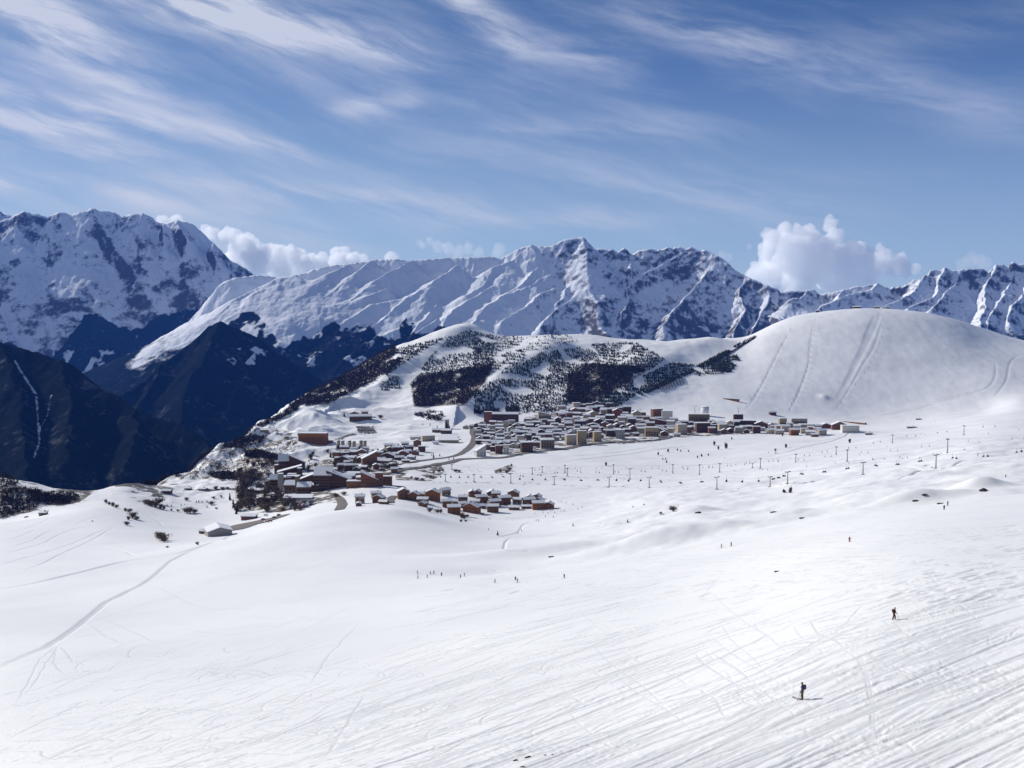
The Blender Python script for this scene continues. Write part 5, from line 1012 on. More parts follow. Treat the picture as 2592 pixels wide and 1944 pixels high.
def among(kind, c, poly, n, hp, text, group):
    P0 = np.array(poly, float); pts = []
    while len(pts) < n:
        x, y = random.uniform(P0[:, 0].min(), P0[:, 0].max()), random.uniform(P0[:, 1].min(), P0[:, 1].max())
        if inpoly(np.array([x]), np.array([y]), poly)[0]: pts.append((x, y, random.uniform(*hp)))
    grow(kind, c, pts, text, group)
among('conifer_tree', c7, [(1150, 440), (2200, 420), (2200, 720), (1650, 760), (1180, 740)], 44, (40, 80), 'dark conifer between the small houses of the middle village, {n} of forty-four', 'conifers between the middle village houses')
among('bare_bush', c8, [(30, 350), (560, 270), (940, 330), (1350, 440), (1900, 540), (1600, 690), (900, 700), (0, 740)], 50, (36, 70), 'bare bush between the houses of the right village, {n} of fifty', 'bushes between the right village houses')
among('bare_bush', c6, [(1300, 760), (1900, 800), (2212, 720), (2212, 1100), (1600, 1090), (1000, 1000)], 34, (50, 100), 'bare bush between the lodges of the left village, {n} of thirty-four', 'bushes between the left village lodges')
among('bare_bush', c6, [(0, 1060), (240, 1080), (430, 1250), (700, 1420), (900, 1620), (300, 1650), (0, 1600)], 40, (60, 150), 'brown thicket bush left below the dark complex, {n} of forty', 'thicket left below the complex')
among('conifer_tree', c6, [(0, 1250), (300, 1300), (420, 1500), (200, 1640), (0, 1640)], 9, (70, 140), 'tall dark conifer in the thicket below the complex, {n} of nine', 'conifers in the thicket below the complex')

# ------------------------------------------------------------------ woods of the far hill
def wood(name, label, groups, mat, kind):
    V, Fc = [], []; n0 = 0
    for poly, count, hm, rows in groups:
        poly = np.array(poly, float); lo, hi = poly.min(0), poly.max(0); got = 0; tries = 0
        count = int(count * (2.0 if kind == 'cone' else 1.5)); hm = hm * (.84 if kind == 'cone' else .9)
        while got < count and tries < count * 14:
            tries += 1; u, v = rng.uniform(lo[0], hi[0]), rng.uniform(lo[1], hi[1])
            if not inpoly(np.array([u]), np.array([v]), poly)[0]: continue
            x, y, z = ground(u, v)
            if rows and ((z + 1.6 * math.sin(x / 40) + 2.2 * float(perlin(x / 35, y / 35, 66))) / rows) % 1 > .5 and rng.random() > .22: continue
            if perlin(x / 45, y / 60, 77) < -.28: continue
            got += 1; h = hm * rng.uniform(.6, 1.35); r = h * rng.uniform(.22, .34)
            if kind == 'cone':
                for (zb, zt, rr_) in ((.05, .65, 1.0), (.38, 1.0, .68)):
                    n = len(V); a0 = rng.uniform(0, 6.28)
                    for k in range(5):
                        a = a0 + k * 1.2566; q = r * rr_ * rng.uniform(.7, 1.2); V.append((x + q*math.cos(a), y + q*math.sin(a), z + h*zb + rng.uniform(-.05, .05)*h))
                    V.append((x, y, z + h * zt)); Fc.extend((n+k, n+(k+1) % 5, n+5) for k in range(5))
            else:
                for j in range(9):
                    d = rng.normal(0, 1, 3); d /= np.linalg.norm(d); p = np.array([x, y, z + h*.55]) + d * np.array([r, r, h*.42]) * rng.uniform(.3, 1.1); e = rng.normal(0, .34, (3, 3)) * r * 1.2
                    e[:, 2] *= 1.6; n = len(V); V.extend(tuple(p + q) for q in e); Fc.append((n, n+1, n+2))
    me = bpy.data.meshes.new(name); me.from_pydata(V, [], Fc)
    tag(link(name, me, mat), label, kind='stuff')
q = lambda tr, *p: [tr(*a) for a in p]
wood('conifer_plantation', 'rows of dark young conifers planted across the snowy hill', [
    (q(T2, (1570, 1330), (1800, 1070), (2000, 1000), (2200, 1060), (2200, 1290), (1700, 1420)), 900, 4.2, 0),
    (q(T3, (0, 960), (420, 1000), (440, 1180), (330, 1290), (0, 1400)), 620, 4.4, 5.5), (q(T3, (420, 1000), (760, 960), (900, 1030), (640, 1110), (440, 1120)), 110, 4, 6),
    (q(T3, (0, 1450), (200, 1350), (760, 1380), (820, 1500), (780, 1640), (0, 1650)), 900, 5, 0), (q(T3, (300, 1300), (560, 1130), (950, 1080), (1080, 1150), (880, 1280), (820, 1400), (650, 1380)), 900, 4.4, 0),
    (q(T3, (980, 1050), (1380, 1040), (1650, 1190), (1500, 1280), (1000, 1230), (1080, 1150)), 760, 4.6, 5), (q(T3, (1210, 1430), (1700, 1215), (1900, 1235), (1440, 1490)), 620, 4.6, 4.5), (q(T3, (920, 1600), (1180, 1450), (1390, 1490), (1210, 1610)), 330, 5, 5),
    (q(T3, (1430, 1500), (1570, 1400), (1740, 1325), (2000, 1195), (2200, 1105), (2200, 1140), (2010, 1240), (1760, 1350), (1580, 1440)), 520, 5, 0), (q(T4, (0, 1090), (180, 1060), (210, 1090), (140, 1180), (0, 1172)), 420, 4.5, 4), (q(T3, (1860, 1270), (2040, 1240), (2200, 1200), (2200, 1300), (1900, 1330)), 200, 4, 4),
    (q(T4, (0, 1080), (300, 925), (322, 935), (40, 1095)), 170, 4.5, 0), (q(T2, (1280, 1180), (1720, 1080), (1800, 1060), (1560, 1200), (1250, 1420), (1330, 1260)), 420, 4.5, 5), (q(T2, (1230, 1400), (1390, 1400), (1400, 1520), (1230, 1520)), 120, 4, 4)], pm('plantation_needles', (.032, .034, .022), .9, .4, .2), 'cone')
wood('bare_wood', 'dense dark leafless woods on the shaded flanks of the hill', [
    (q(T2, (1490, 1470), (1560, 1390), (1900, 1350), (2200, 1290), (2130, 1440), (1960, 1640), (1520, 1660)), 2600, 6.5, 0), (q(T3, (800, 1330), (950, 1230), (1440, 1250), (1470, 1290), (1150, 1480), (950, 1575), (800, 1560)), 2300, 6.5, 0),
    (q(T2, (440, 1660), (620, 1540), (900, 1390), (1100, 1270), (1280, 1170), (1350, 1130), (1400, 1270), (1270, 1400), (1020, 1520), (780, 1640)), 3600, 6, 0), (q(T3, (0, 1640), (380, 1600), (380, 1655), (0, 1660)), 260, 6, 0),
    (q(T7, (280, 250), (650, 240), (680, 320), (600, 385), (270, 300)), 300, 5, 4), (q(T5, (1300, 770), (1500, 680), (1750, 560), (1900, 510), (2000, 470), (1900, 560), (1640, 690), (1500, 750)), 420, 5, 0), (q(T5, (2080, 480), (2212, 420), (2212, 500), (2100, 500)), 160, 5, 0),
    (q(T6, (0, 560), (560, 300), (800, 130), (900, 60), (860, 200), (640, 330), (420, 420), (120, 560)), 700, 5, 0), (q(T6, (0, 640), (120, 580), (420, 600), (300, 700), (0, 760)), 260, 5, 0), (q(T5, (1930, 750), (2212, 740), (2212, 800), (2050, 800)), 240, 6, 0), (q(T6, (110, 800), (340, 800), (700, 890), (560, 925), (100, 870)), 420, 5, 0),
    (q(T5, (0, 730), (120, 770), (250, 900), (380, 960), (500, 920), (760, 940), (740, 1000), (400, 1060), (0, 1160)), 620, 4.5, 0), (q(T5, (250, 905), (330, 900), (480, 960), (700, 960), (620, 1010), (330, 1000)), 260, 4.5, 0),
    (q(T6, (0, 560), (420, 420), (760, 560), (860, 700), (560, 900), (560, 1040), (250, 1100), (0, 1060)), 330, 3.2, 0), (q(T5, (1380, 760), (1700, 560), (2100, 420), (2212, 560), (2100, 780), (1700, 790)), 300, 3.2, 0), (q(T6, (950, 960), (1400, 930), (1500, 1060), (1250, 1100), (960, 1080)), 120, 2.6, 0), (q(T6, (0, 1080), (440, 1000), (480, 1200), (330, 1340), (0, 1330)), 160, 3.4, 0)], pm('leafless_wood', (.042, .026, .020), .95, .45, .15), 'puff')

# ------------------------------------------------------------------ avalanche fences on the hill
FPOST = MB()
def fence(a, b_, h):
    A, B_ = Vector(ground(*a)), Vector(ground(*b_)); r = empty('snow_fence', A); rail = MB(); n = 6; ps = []
    for i in range(n):
        p = A.lerp(B_, i / (n - 1)); p.z = float(zbil(p.x, p.y)); ps.append(p - A)
        MB().box((p.x-A.x, p.y-A.y, p.z-A.z + h/2 - .3), (.35, .35, h + .9)).build('post', M_EAVE, r)
    for k in range(4): rail.tube([(p.x, p.y - .3, p.z + h * (k + .6) / 4) for p in ps], h * .09, 4)
    rail.build('rail', M_EAVE, r); r['category'] = 'fence'; r['group'] = 'avalanche fences on the hill'
    return r
it = []
for i in range(9):
    x = 1580 + 24 * i; y = 1400 - 8.5 * i; p, e = T3(x, y), T3(x + 26, y + 62); it.append((p[0], fence(p, e, 3.2), ''))
for i in range(10):
    x = 318 - 18 * i; y = 926 + 11.5 * i; p, e = T4(x, y), T4(x - 26 - 3 * i, y + 26 + i); it.append((p[0], fence(p, e, 3.0), ''))
from_left(it, 'short dark avalanche fence on the hill left of the dome, {n} of nineteen')

# ------------------------------------------------------------------ chairlifts
M_CHAIR = pm('chair_dark', (.035, .035, .04), .6); M_CABLE = pm('steel_cable', (.12, .12, .12), .5)
def pylon(c, x, y, hpx, ang=0.0, arm=None):
    tr, s = c; u, v = tr(x, y); gx, gy, gz = ground(u, v); h = max(5.0, hpx * s * gy / F); r = empty('chairlift_pylon', (gx, gy, gz), ang); a = arm or min(3.4, h * .26)
    MB().tube([(0, 0, -1), (0, 0, h * .5), (0, 0, h)], [.5, .4, .3], 8).build('mast', M_STEEL, r, True)
    MB().box((0, 0, -.1), (2.2, 2.2, 1.0)).build('footing', M_CONC, r)
    MB().box((0, 0, h + .22), (2 * a, .4, .34)).build('crossarm', M_STEEL, r)
    for sx in (-1, 1): MB().box((sx * a * .93, 0, h + .62), (.35, 2.6, .4)).build('sheave_train', M_BLACK, r)
    r['category'] = 'pylon'; return (u, r, h, a)
def lift(lst, look, group, n_chairs):
    ps = sorted([pylon(*e) for e in lst], key=lambda p: p[0]); tops = [Vector(p[1].location) + Vector((0, 0, p[2] + .8)) for p in ps]
    d = tops[-1] - tops[0]; ang = math.atan2(d.y, d.x) - math.pi / 2
    for p in ps: p[1].rotation_euler = (0, 0, ang); p[1]['group'] = group
    from_left([(p[0], p[1], '') for p in ps], 'steel chairlift pylon with crossarm, {n} of ' + look)
    side = Vector((math.cos(ang), math.sin(ang), 0)); ext = [tops[0] - (tops[1] - tops[0]) * .8] + tops + [tops[-1] + (tops[-1] - tops[-2]) * 1.2]
    chairs = []; per = max(2, round(n_chairs / (len(ext) - 1) / 2))
    for sg, sw in ((-1, 'near'), (1, 'far')):
        pts = []
        for i, (a, b_) in enumerate(zip(ext[:-1], ext[1:])):
            arm = ps[min(max(i - 1, 0), len(ps) - 1)][3] * .93; n = 14
            for k in range(n):
                t = k / n; q = a.lerp(b_, t) + side * sg * arm; q.z -= (b_ - a).length * .10 * t * (1 - t); pts.append(q)
            for k in range(per):
                t = (k + .5 + (.25 if sg > 0 else 0)) / (per + .3)
                if t >= .98: continue
                q = a.lerp(b_, t) + side * sg * arm; q.z -= (b_ - a).length * .10 * t * (1 - t); chairs.append((q, ang + (math.pi if sg > 0 else 0)))
        mb = MB().tube([tuple(q - pts[0]) for q in pts], .024, 4); cb = mb.build('cable', M_CABLE); cb.location = pts[0]
        tag(cb, f'thin {sw} side haul cable over ' + look, 'cable')
    return chairs, group, look
def chair_proto():
    g = empty('lift_chair', (0, 0, 0))
    MB().tube([(0, 0, 0), (0, .25, -1.2), (0, .1, -2.2)], .07, 5).build('hanger', M_CHAIR, g)
    MB().box((0, -.25, -2.95), (2.3, .75, .16)).build('seat', M_CHAIR, g); MB().box((0, .16, -2.45), (2.3, .14, .95)).build('backrest', M_CHAIR, g)
    MB().tube([(-1.15, .1, -2.1), (1.15, .1, -2.1)], .06, 5).build('frame', M_CHAIR, g)
    return g
LIFTS = [lift([(c8, 15, 1365, 110), (c8, 785, 1388, 125), (c8, 1345, 1412, 145), (c9, 80, 1540, 165), (c9, 825, 1502, 130), (c9, 1070, 1466, 165), (c9, 2125, 1336, 165), ((T10, .18083), 978, 1250, 185)], 'the front lift', 'pylons of the front chairlift', 46),
         lift([(c7, 705, 1215, 100), (c7, 1105, 1210, 92), (c7, 1620, 1230, 122), (c8, 200, 1246, 104), (c8, 1075, 1290, 142), (c8, 2050, 1226, 132), (c9, 690, 1250, 134), (c9, 1905, 1150, 152), ((T10, .18083), 1140, 1030, 185)], 'the middle lift', 'pylons of the middle chairlift', 56),
         lift([(c7, 795, 1042, 56), (c7, 1920, 1112, 84), (c7, 2060, 1092, 84), (c8, 165, 1200, 100), (c8, 845, 1216, 122), (c8, 1675, 1206, 114), (c9, 120, 1300, 112), (c9, 1185, 1160, 104), (c9, 1750, 1056, 104), ((T10, .18083), 370, 892, 106), ((T10, .18083), 1370, 782, 124)], 'the rear lift', 'pylons of the rear chairlift', 60)]
ch0 = chair_proto(); first = True
for chairs, group, look in LIFTS:
    it = []
    for qv, ang in chairs:
        o = ch0 if first else copy_tree(ch0); first = False
        o.location = qv; o.rotation_euler = (0, 0, ang); o['category'] = 'chairlift chair'; o['group'] = 'chairs hanging on ' + look
        it.append((CX + F * qv.x / qv.y, o, ''))
    from_left(it, 'dark chair hanging on ' + look + ', {n} counted from the left')
it = [pylon(c8, 1985, 372, 105, .2), pylon(c8, 1217, 384, 74, .2), pylon(c9, 384, 500, 96, .3), pylon(c9, 580, 1242, 36, .2), pylon(c9, 905, 1040, 44, .4)]
for w_, p in zip(('lone steel lift pylon left of the white round tower', 'lone lift pylon above the gabled beige house', 'lift pylon standing behind the dark lift tower', 'short post with crossarm between two middle lift pylons', 'short post with flat crossarm under the rear lift'), it): p[1]['label'] = w_
# surface lifts on the dome
M_POST = pm('lift_post_dark', (.10, .075, .07), .7)
def pole(u, v, h):
    x, y, z = ground(u, v); r = empty('drag_lift_pole', (x, y, z), .4); MB().tube([(0, 0, -1), (0, 0, h)], [.32, .2], 6).build('mast', M_POST, r); MB().box((0, 0, h + .1), (2.4, .4, .3)).build('crossarm', M_POST, r); r['category'] = 'lift pole'; return (v, r, '')
for path, n, nm in (([(573, 862), (480, 1030), (400, 1195), (350, 1295), (268, 1395)], 13, 'left'), ([(735, 805), (722, 900), (705, 1060), (665, 1200), (610, 1335), (542, 1470)], 20, 'middle'), ([(1215, 745), (1212, 940), (1160, 1060), (1110, 1150), (1040, 1250), (950, 1370), (880, 1462)], 15, 'right')):
    path = np.array(path, float); it = []
    for i in range(n):
        k = (i + .5) / n * (len(path) - 1); x, y = np.interp(k, range(len(path)), path[:, 0]), np.interp(k, range(len(path)), path[:, 1])
        it.append(pole(*T4(x + random.uniform(-4, 4), y), random.uniform(4.2, 5.6)))
    for _, o, _ in it: o['group'] = f'poles of the {nm} drag lift on the dome'
    from_left(it, 'dark drag lift pole on the ' + nm + ' line of the dome, {n} from the top')
def hut(u, v, w, h, look):
    building(((lambda x, y: (x, y)), 1.0), 'hut', 'huts', 'gx', 'dark', jr(), u, v, w, h, win=1, cat='hut', look=look, sink=2)
for a in ((*T4(1030, 726), 20, 5, 'low dark hut on the crest of the dome'), (*T4(1170, 716), 14, 4, 'lift top hut right on the summit of the dome'), (*T4(1245, 716), 9, 4, 'tiny hut just right of the summit hut'), (*T4(750, 756), 8, 5, 'small hut on the left shoulder of dome'), (*T10(735, 568), 11, 3, 'low dark hut on the flat below the dome right'), (*T10(640, 684), 20, 3.5, 'long low dark shelter right of the village'), (*T10(40, 778), 16, 5, 'dark rocky hut at the end of the village road')): hut(*a)
for u, v, o, w in BUILT['huts']: o['label'] = w

# ------------------------------------------------------------------ cars
PAINT = {'silver': (.45, .46, .48), 'white': (.75, .75, .75), 'black': (.02, .02, .025), 'dark blue': (.03, .05, .14), 'red': (.30, .03, .03), 'grey': (.16, .16, .17)}
def car_meshes():
    body = MB().prism([(-2.1, .35), (2.1, .35), (2.12, .8), (1.25, .95), (.65, 1.45), (-1.35, 1.45), (-1.95, .95), (-2.12, .85)], 'y', -.85, .85)
    gl = MB().prism([(1.12, .96), (.6, 1.40), (-1.3, 1.40), (-1.78, .96)], 'y', -.872, .872); wh = MB().tube([(0, -.12, 0), (0, .12, 0)], .33, 10)
    return body, gl.mesh('glass', M_GLASS), wh.mesh('wheel', M_BLACK)
BODY, GLS, WHL = car_meshes(); BM = {k: None for k in PAINT}
for k in PAINT:
    me = bpy.data.meshes.new('body'); me.from_pydata(BODY.v, [], BODY.f); me.materials.append(pm('car_paint_' + k.replace(' ', '_'), PAINT[k], .3, .05, 1, .5)); BM[k] = me
def car(u, v, ang):
    x, y, z = ground(u, v); k = random.choice(list(PAINT)); r = empty('parked_car', (x, y, z + .55), ang)
    link('body', BM[k], None, r); link('glass', GLS, None, r)
    for wx in (-1.3, 1.3):
        for wy in (-.78, .78): q_ = link('wheel', WHL, None, r); q_.location = (wx, wy, .33)
    r['category'] = 'car'; return (u, r, k)
for rows, ang, tx, gp in (([(730, 1600, 1000, 1575, 11), (745, 1570, 1030, 1545, 11), (760, 1543, 1050, 1520, 11), (775, 1518, 1050, 1500, 10)], 1.4, 'the car park below the complex', 'cars in the car park below the complex'), ([(1250, 1102, 1560, 1098, 10), (1270, 1072, 1570, 1070, 10)], 1.5, 'the car park behind the complex', 'cars in the car park behind the complex'), ([(1690, 455, 1900, 448, 5), (1690, 500, 1920, 500, 6), (1720, 540, 1890, 535, 4)], 1.0, 'the plaza under the hill edge hotel', 'cars on the plaza under the hill edge hotel')):
    for ri, (x0, y0, x1, y1, n) in enumerate(rows):
        it = [car(*T6(x0 + (x1-x0) * i / (n-1) + random.uniform(-4, 4), y0 + (y1-y0) * i / (n-1)), ang + random.uniform(-.1, .1)) for i in range(n) if random.random() < .9]
        for _, o, _ in it: o['group'] = gp
        from_left(it, '{w} car, {n} in ' + ('front' if ri == 0 else ordw(ri + 1)) + ' row of ' + tx)
it = [car(*Q8(x, y), a) for x, y, a in ((1840, 55, .3), (2000, 100, .6), (2100, 50, 1.2), (1790, 140, .2), (1850, 185, .5), (1920, 175, .4))]
for _, o, _ in it: o['group'] = 'cars by the long shed'
from_left(it, '{w} car on the beige car park by the long shed, {n} of six')
it = [car(*T8(920 + 36 * i + random.uniform(-6, 6), 800 - 3.6 * i + random.uniform(-5, 5)), random.uniform(-.1, .3)) for i in range(17)]
for _, o, _ in it: o['group'] = 'cars along the front road'
from_left(it, '{w} car parked along the front village road, {n} of seventeen')

# ------------------------------------------------------------------ rocks
def rock(u, v, wpx, hpx, seed, look):
    x, y, z = ground(u, v); w, h = wpx * .8 * y / F, hpx * .62 * y / F; bm = bmesh.new(); bmesh.ops.create_icosphere(bm, subdivisions=3, radius=1.0); o_ = random.Random(seed)
    co = np.array([p.co[:] for p in bm.verts]); n = fbm(co[:, 0]*1.3 + seed*3 + co[:, 2], co[:, 1]*1.3 + co[:, 2]*.7, 4, seed)
    for p, k in zip(bm.verts, n): p.co = Vector((p.co.x * w / 2, p.co.y * w * .3, p.co.z * h * .75)) * (1 + .55 * float(k))
    me = bpy.data.meshes.new('rock'); bm.to_mesh(me); bm.free(); r = link('rock', me, M_ROCK); r.location = (x, y, z + h * .1); r.rotation_euler = (0, 0, .25); tag(r, look, 'rock')
for a in ((1305, 1926, 16, 7, 1, 'brown rock poking from snow at bottom edge, left lump'), (1337, 1918, 20, 8, 2, 'larger brown rock poking from snow at bottom edge'), (1322, 1942, 18, 5, 3, 'flat reddish rock cut off by the bottom edge'), (1380, 1912, 8, 4, 4, 'small brown stone right of the bottom rocks'), (1398, 1910, 6, 4, 5, 'smallest stone far right of the bottom rocks'), (*T12(818, 462), 20, 5, 6, 'flat dark rock alone in the middle of the slope'), (*T12(372, 132), 20, 8, 7, 'dark rock capping a snow hummock'),
          (*T12(1600, 62), 24, 5, 8, 'dark rock band on the upper right hummock'), (*T12(1740, 78), 24, 5, 9, 'dark rock near the skier at upper right'), (*T12(800, 126), 26, 4, 10, 'thin dark rock rib on the middle hummock'), (*T12(960, 160), 22, 5, 11, 'dark rock rib below the middle hummock'), (*T10(1640, 1560), 30, 11, 12, 'dark rock face under the far right hummock'), (*T10(820, 1620), 18, 6, 13, 'dark rock edge left of the far right hummock'), (*T11(1080, 940), 22, 4, 14, 'dark edge in the snow bank below the crowd'), (*T5(250, 1140), 14, 5, 15, 'dark rock on the left snow edge')): rock(*a)

# ------------------------------------------------------------------ people
def skin_mesh(J, E, name, mats, pick):
    me = bpy.data.meshes.new(name); keys = list(J); me.from_pydata([J[k][:3] for k in keys], [(keys.index(a), keys.index(b_)) for a, b_ in E], [])
    o = bpy.data.objects.new(name, me); COL.objects.link(o); sk = o.modifiers.new('skin', 'SKIN'); sk.use_smooth_shade = True
    for i, k in enumerate(keys): r = J[k][3]; me.skin_vertices[0].data[i].radius = (r, r if len(J[k]) < 5 else J[k][4])
    me.skin_vertices[0].data[keys.index('pelvis')].use_root = True
    sb = o.modifiers.new('smooth', 'SUBSURF'); sb.levels = sb.render_levels = 2
    dg = bpy.context.evaluated_depsgraph_get(); out = bpy.data.meshes.new_from_object(o.evaluated_get(dg)); out.name = name
    bpy.data.objects.remove(o); out.materials.clear()
    for m in mats: out.materials.append(m)
    for p in out.polygons: p.use_smooth = True; p.material_index = pick(p.center)
    return out
def figure(jacket, trousers, pose, fingers=True):
    """joints in metres, facing +x; pose: stand, walk or crouch"""
    if pose == 'stand':
        L = {'hipL': (0, .10, .90), 'kneeL': (.03, .12, .48), 'ankL': (-.01, .13, .08), 'toeL': (.15, .14, .05), 'hipR': (0, -.10, .90), 'kneeR': (.04, -.12, .48), 'ankR': (0, -.13, .08), 'toeR': (.16, -.14, .05)}
        A = {'elL': (-.02, .27, 1.10), 'wrL': (.12, .29, .86), 'elR': (-.06, -.27, 1.10), 'wrR': (.10, -.31, .87)}; lean = .03
    elif pose == 'walk':
        L = {'hipL': (.02, .09, .90), 'kneeL': (.30, .10, .55), 'ankL': (.26, .10, .10), 'toeL': (.43, .11, .07), 'hipR': (-.02, -.09, .90), 'kneeR': (-.08, -.10, .49), 'ankR': (-.24, -.10, .08), 'toeR': (-.08, -.11, .05)}
        A = {'elL': (.02, .25, 1.10), 'wrL': (.28, .22, 1.00), 'elR': (.10, -.25, 1.08), 'wrR': (.38, -.22, .99)}; lean = .12
    else:
        L = {'hipL': (-.08, .10, .78), 'kneeL': (.18, .13, .47), 'ankL': (.02, .14, .08), 'toeL': (.19, .15, .05), 'hipR': (-.08, -.10, .78), 'kneeR': (.18, -.13, .47), 'ankR': (.02, -.14, .08), 'toeR': (.19, -.15, .05)}
        A = {'elL': (.06, .33, 1.02), 'wrL': (.30, .34, .92), 'elR': (.06, -.33, 1.02), 'wrR': (.30, -.34, .92)}; lean = .22
    pz = L['hipL'][2] + .04; px = (L['hipL'][0] + L['hipR'][0]) / 2
    J = {'pelvis': (px, 0, pz, .17, .16), 'waist': (px + lean*.35, 0, pz + .17, .175, .16), 'chest': (px + lean*.8, 0, pz + .36, .20, .17), 'neck': (px + lean*1.15, 0, pz + .55, .065), 'head': (px + lean*1.3 + .02, 0, pz + .66, .095), 'crown': (px + lean*1.35 + .01, 0, pz + .76, .085), 'nose': (px + lean*1.3 + .115, 0, pz + .655, .014)}
    E = [('pelvis', 'waist'), ('waist', 'chest'), ('chest', 'neck'), ('neck', 'head'), ('head', 'crown'), ('head', 'nose')]
    for s_, sg in (('L', 1), ('R', -1)):
        J['hip' + s_] = (*L['hip' + s_], .13); J['knee' + s_] = (*L['knee' + s_], .105); J['ank' + s_] = (*L['ank' + s_], .095); J['toe' + s_] = (*L['toe' + s_], .05)
        J['sh' + s_] = (px + lean*.95, sg * .185, pz + .46, .10); J['el' + s_] = (*A['el' + s_], .078); J['wr' + s_] = (*A['wr' + s_], .045)
        E += [('pelvis', 'hip' + s_), ('hip' + s_, 'knee' + s_), ('knee' + s_, 'ank' + s_), ('ank' + s_, 'toe' + s_), ('chest', 'sh' + s_), ('sh' + s_, 'el' + s_), ('el' + s_, 'wr' + s_)]
        e_, w_ = Vector(A['el' + s_]), Vector(A['wr' + s_]); d = (w_ - e_).normalized(); palm = w_ + d * .07; J['palm' + s_] = (*palm, .036, .022); E.append(('wr' + s_, 'palm' + s_))
        if fingers:
            sd = d.cross(Vector((0, 1, 0))).normalized(); inn = Vector((0, -sg, 0))
            for k, ln in enumerate((.055, .065, .06, .05)):
                b_ = palm + d * .03 + sd * (k - 1.5) * .02; m_ = b_ + d * ln * .6 + inn * .012; t_ = m_ + d * ln * .35 + inn * .03
                J[f'f{k}a{s_}'] = (*m_, .010); J[f'f{k}b{s_}'] = (*t_, .008); E += [('palm' + s_, f'f{k}a{s_}'), (f'f{k}a{s_}', f'f{k}b{s_}')]
            m_ = w_ + d * .04 - sd * .045; J['th' + s_] = (*m_, .012); J['tt' + s_] = (*(m_ + d * .04 + inn * .02), .010); E += [('wr' + s_, 'th' + s_), ('th' + s_, 'tt' + s_)]
    skin = pm('skin', (.26, .14, .09), .6, .1, 4); mats = [pm('cloth_' + jacket[0], jacket[1], .8, .15, 6), pm('cloth_' + trousers[0], trousers[1], .8, .15, 6), skin, M_BLACK]
    wl, wr = Vector(A['wrL']), Vector(A['wrR'])
    def pick(c):
        if c.z > pz + .565: return 2
        if min((c - wl).length, (c - wr).length) < .05 or (c.z < pz + .3 and abs(c.y) > .17 and min((c - wl).length, (c - wr).length) < .22 and c.x > min(wl.x, wr.x)): return 3
        if c.z < .13: return 3
        return 1 if c.z < pz + .02 and abs(c.y) < .24 else 0
    return skin_mesh(J, E, 'body', mats, pick), Vector(J['head'][:3]), Vector(J['chest'][:3]), wl, wr, L
def ski(parent, x, y, z, ln=1.65, ang=0.0):
    b_ = MB(); q_ = [(-.75*ln/1.65, 0, 0), (.6*ln/1.65, 0, 0), (.82*ln/1.65, 0, .05), (.92*ln/1.65, 0, .14)]
    for (a, c) in zip(q_[:-1], q_[1:]):
        n = len(b_.v)
        for p in (a, c):
            for yy in (-.045, .045):
                for zz in (0, .025): b_.v.append((p[0], p[1] + yy, p[2] + zz))
        b_.f += [(n, n+4, n+6, n+2), (n+1, n+3, n+7, n+5), (n, n+1, n+5, n+4), (n+2, n+6, n+7, n+3)]
    o = b_.build('ski', pm('ski_top', (.20, .05, .05), .4), parent); o.location = (x, y, z); o.rotation_euler = (0, 0, ang); return o
def dome_mesh(name, r, mat, sz=1.0):
    bm = bmesh.new(); bmesh.ops.create_uvsphere(bm, u_segments=14, v_segments=8, radius=r)
    bmesh.ops.delete(bm, geom=[v for v in bm.verts if v.co.z < -r * .35], context='VERTS'); bmesh.ops.holes_fill(bm, edges=bm.edges)
    for v in bm.verts: v.co.z *= sz
    me = bpy.data.meshes.new(name); bm.to_mesh(me); bm.free(); me.materials.append(mat)
    for p in me.polygons: p.use_smooth = True
    return me
def add_face(root, hd):
    for sy in (-1, 1):
        bm = bmesh.new(); bmesh.ops.create_uvsphere(bm, u_segments=8, v_segments=6, radius=.014); me = bpy.data.meshes.new('eye'); bm.to_mesh(me); bm.free(); o = link('eye', me, M_BLACK, root); o.location = hd + Vector((.085, sy * .035, .02))
    o = MB().box((0, 0, 0), (.012, .05, .012)).build('mouth', pm('lips', (.30, .10, .09), .6), root); o.location = hd + Vector((.088, 0, -.045))
    for sy in (-1, 1): o = MB().tube([(0, -.008, 0), (0, .008, 0)], .024, 8).build('ear', _mats['skin'], root); o.location = hd + Vector((0, sy * .095, 0))
def pole_thing(top, foot, label):
    b_ = MB().tube([(0, 0, 0), tuple(Vector(foot) - Vector(top))], .014, 6); o = b_.build('ski_pole', M_BLACK); o.location = top
    rg_ = MB(); v = Vector(foot) - Vector(top); p = v * .94; rg_.tube([tuple(p - v * .004), tuple(p + v * .004)], .05, 8); rg_.build('basket', M_BLACK, o); tag(o, label, 'ski pole', 'ski poles of the two nearest people'); return o
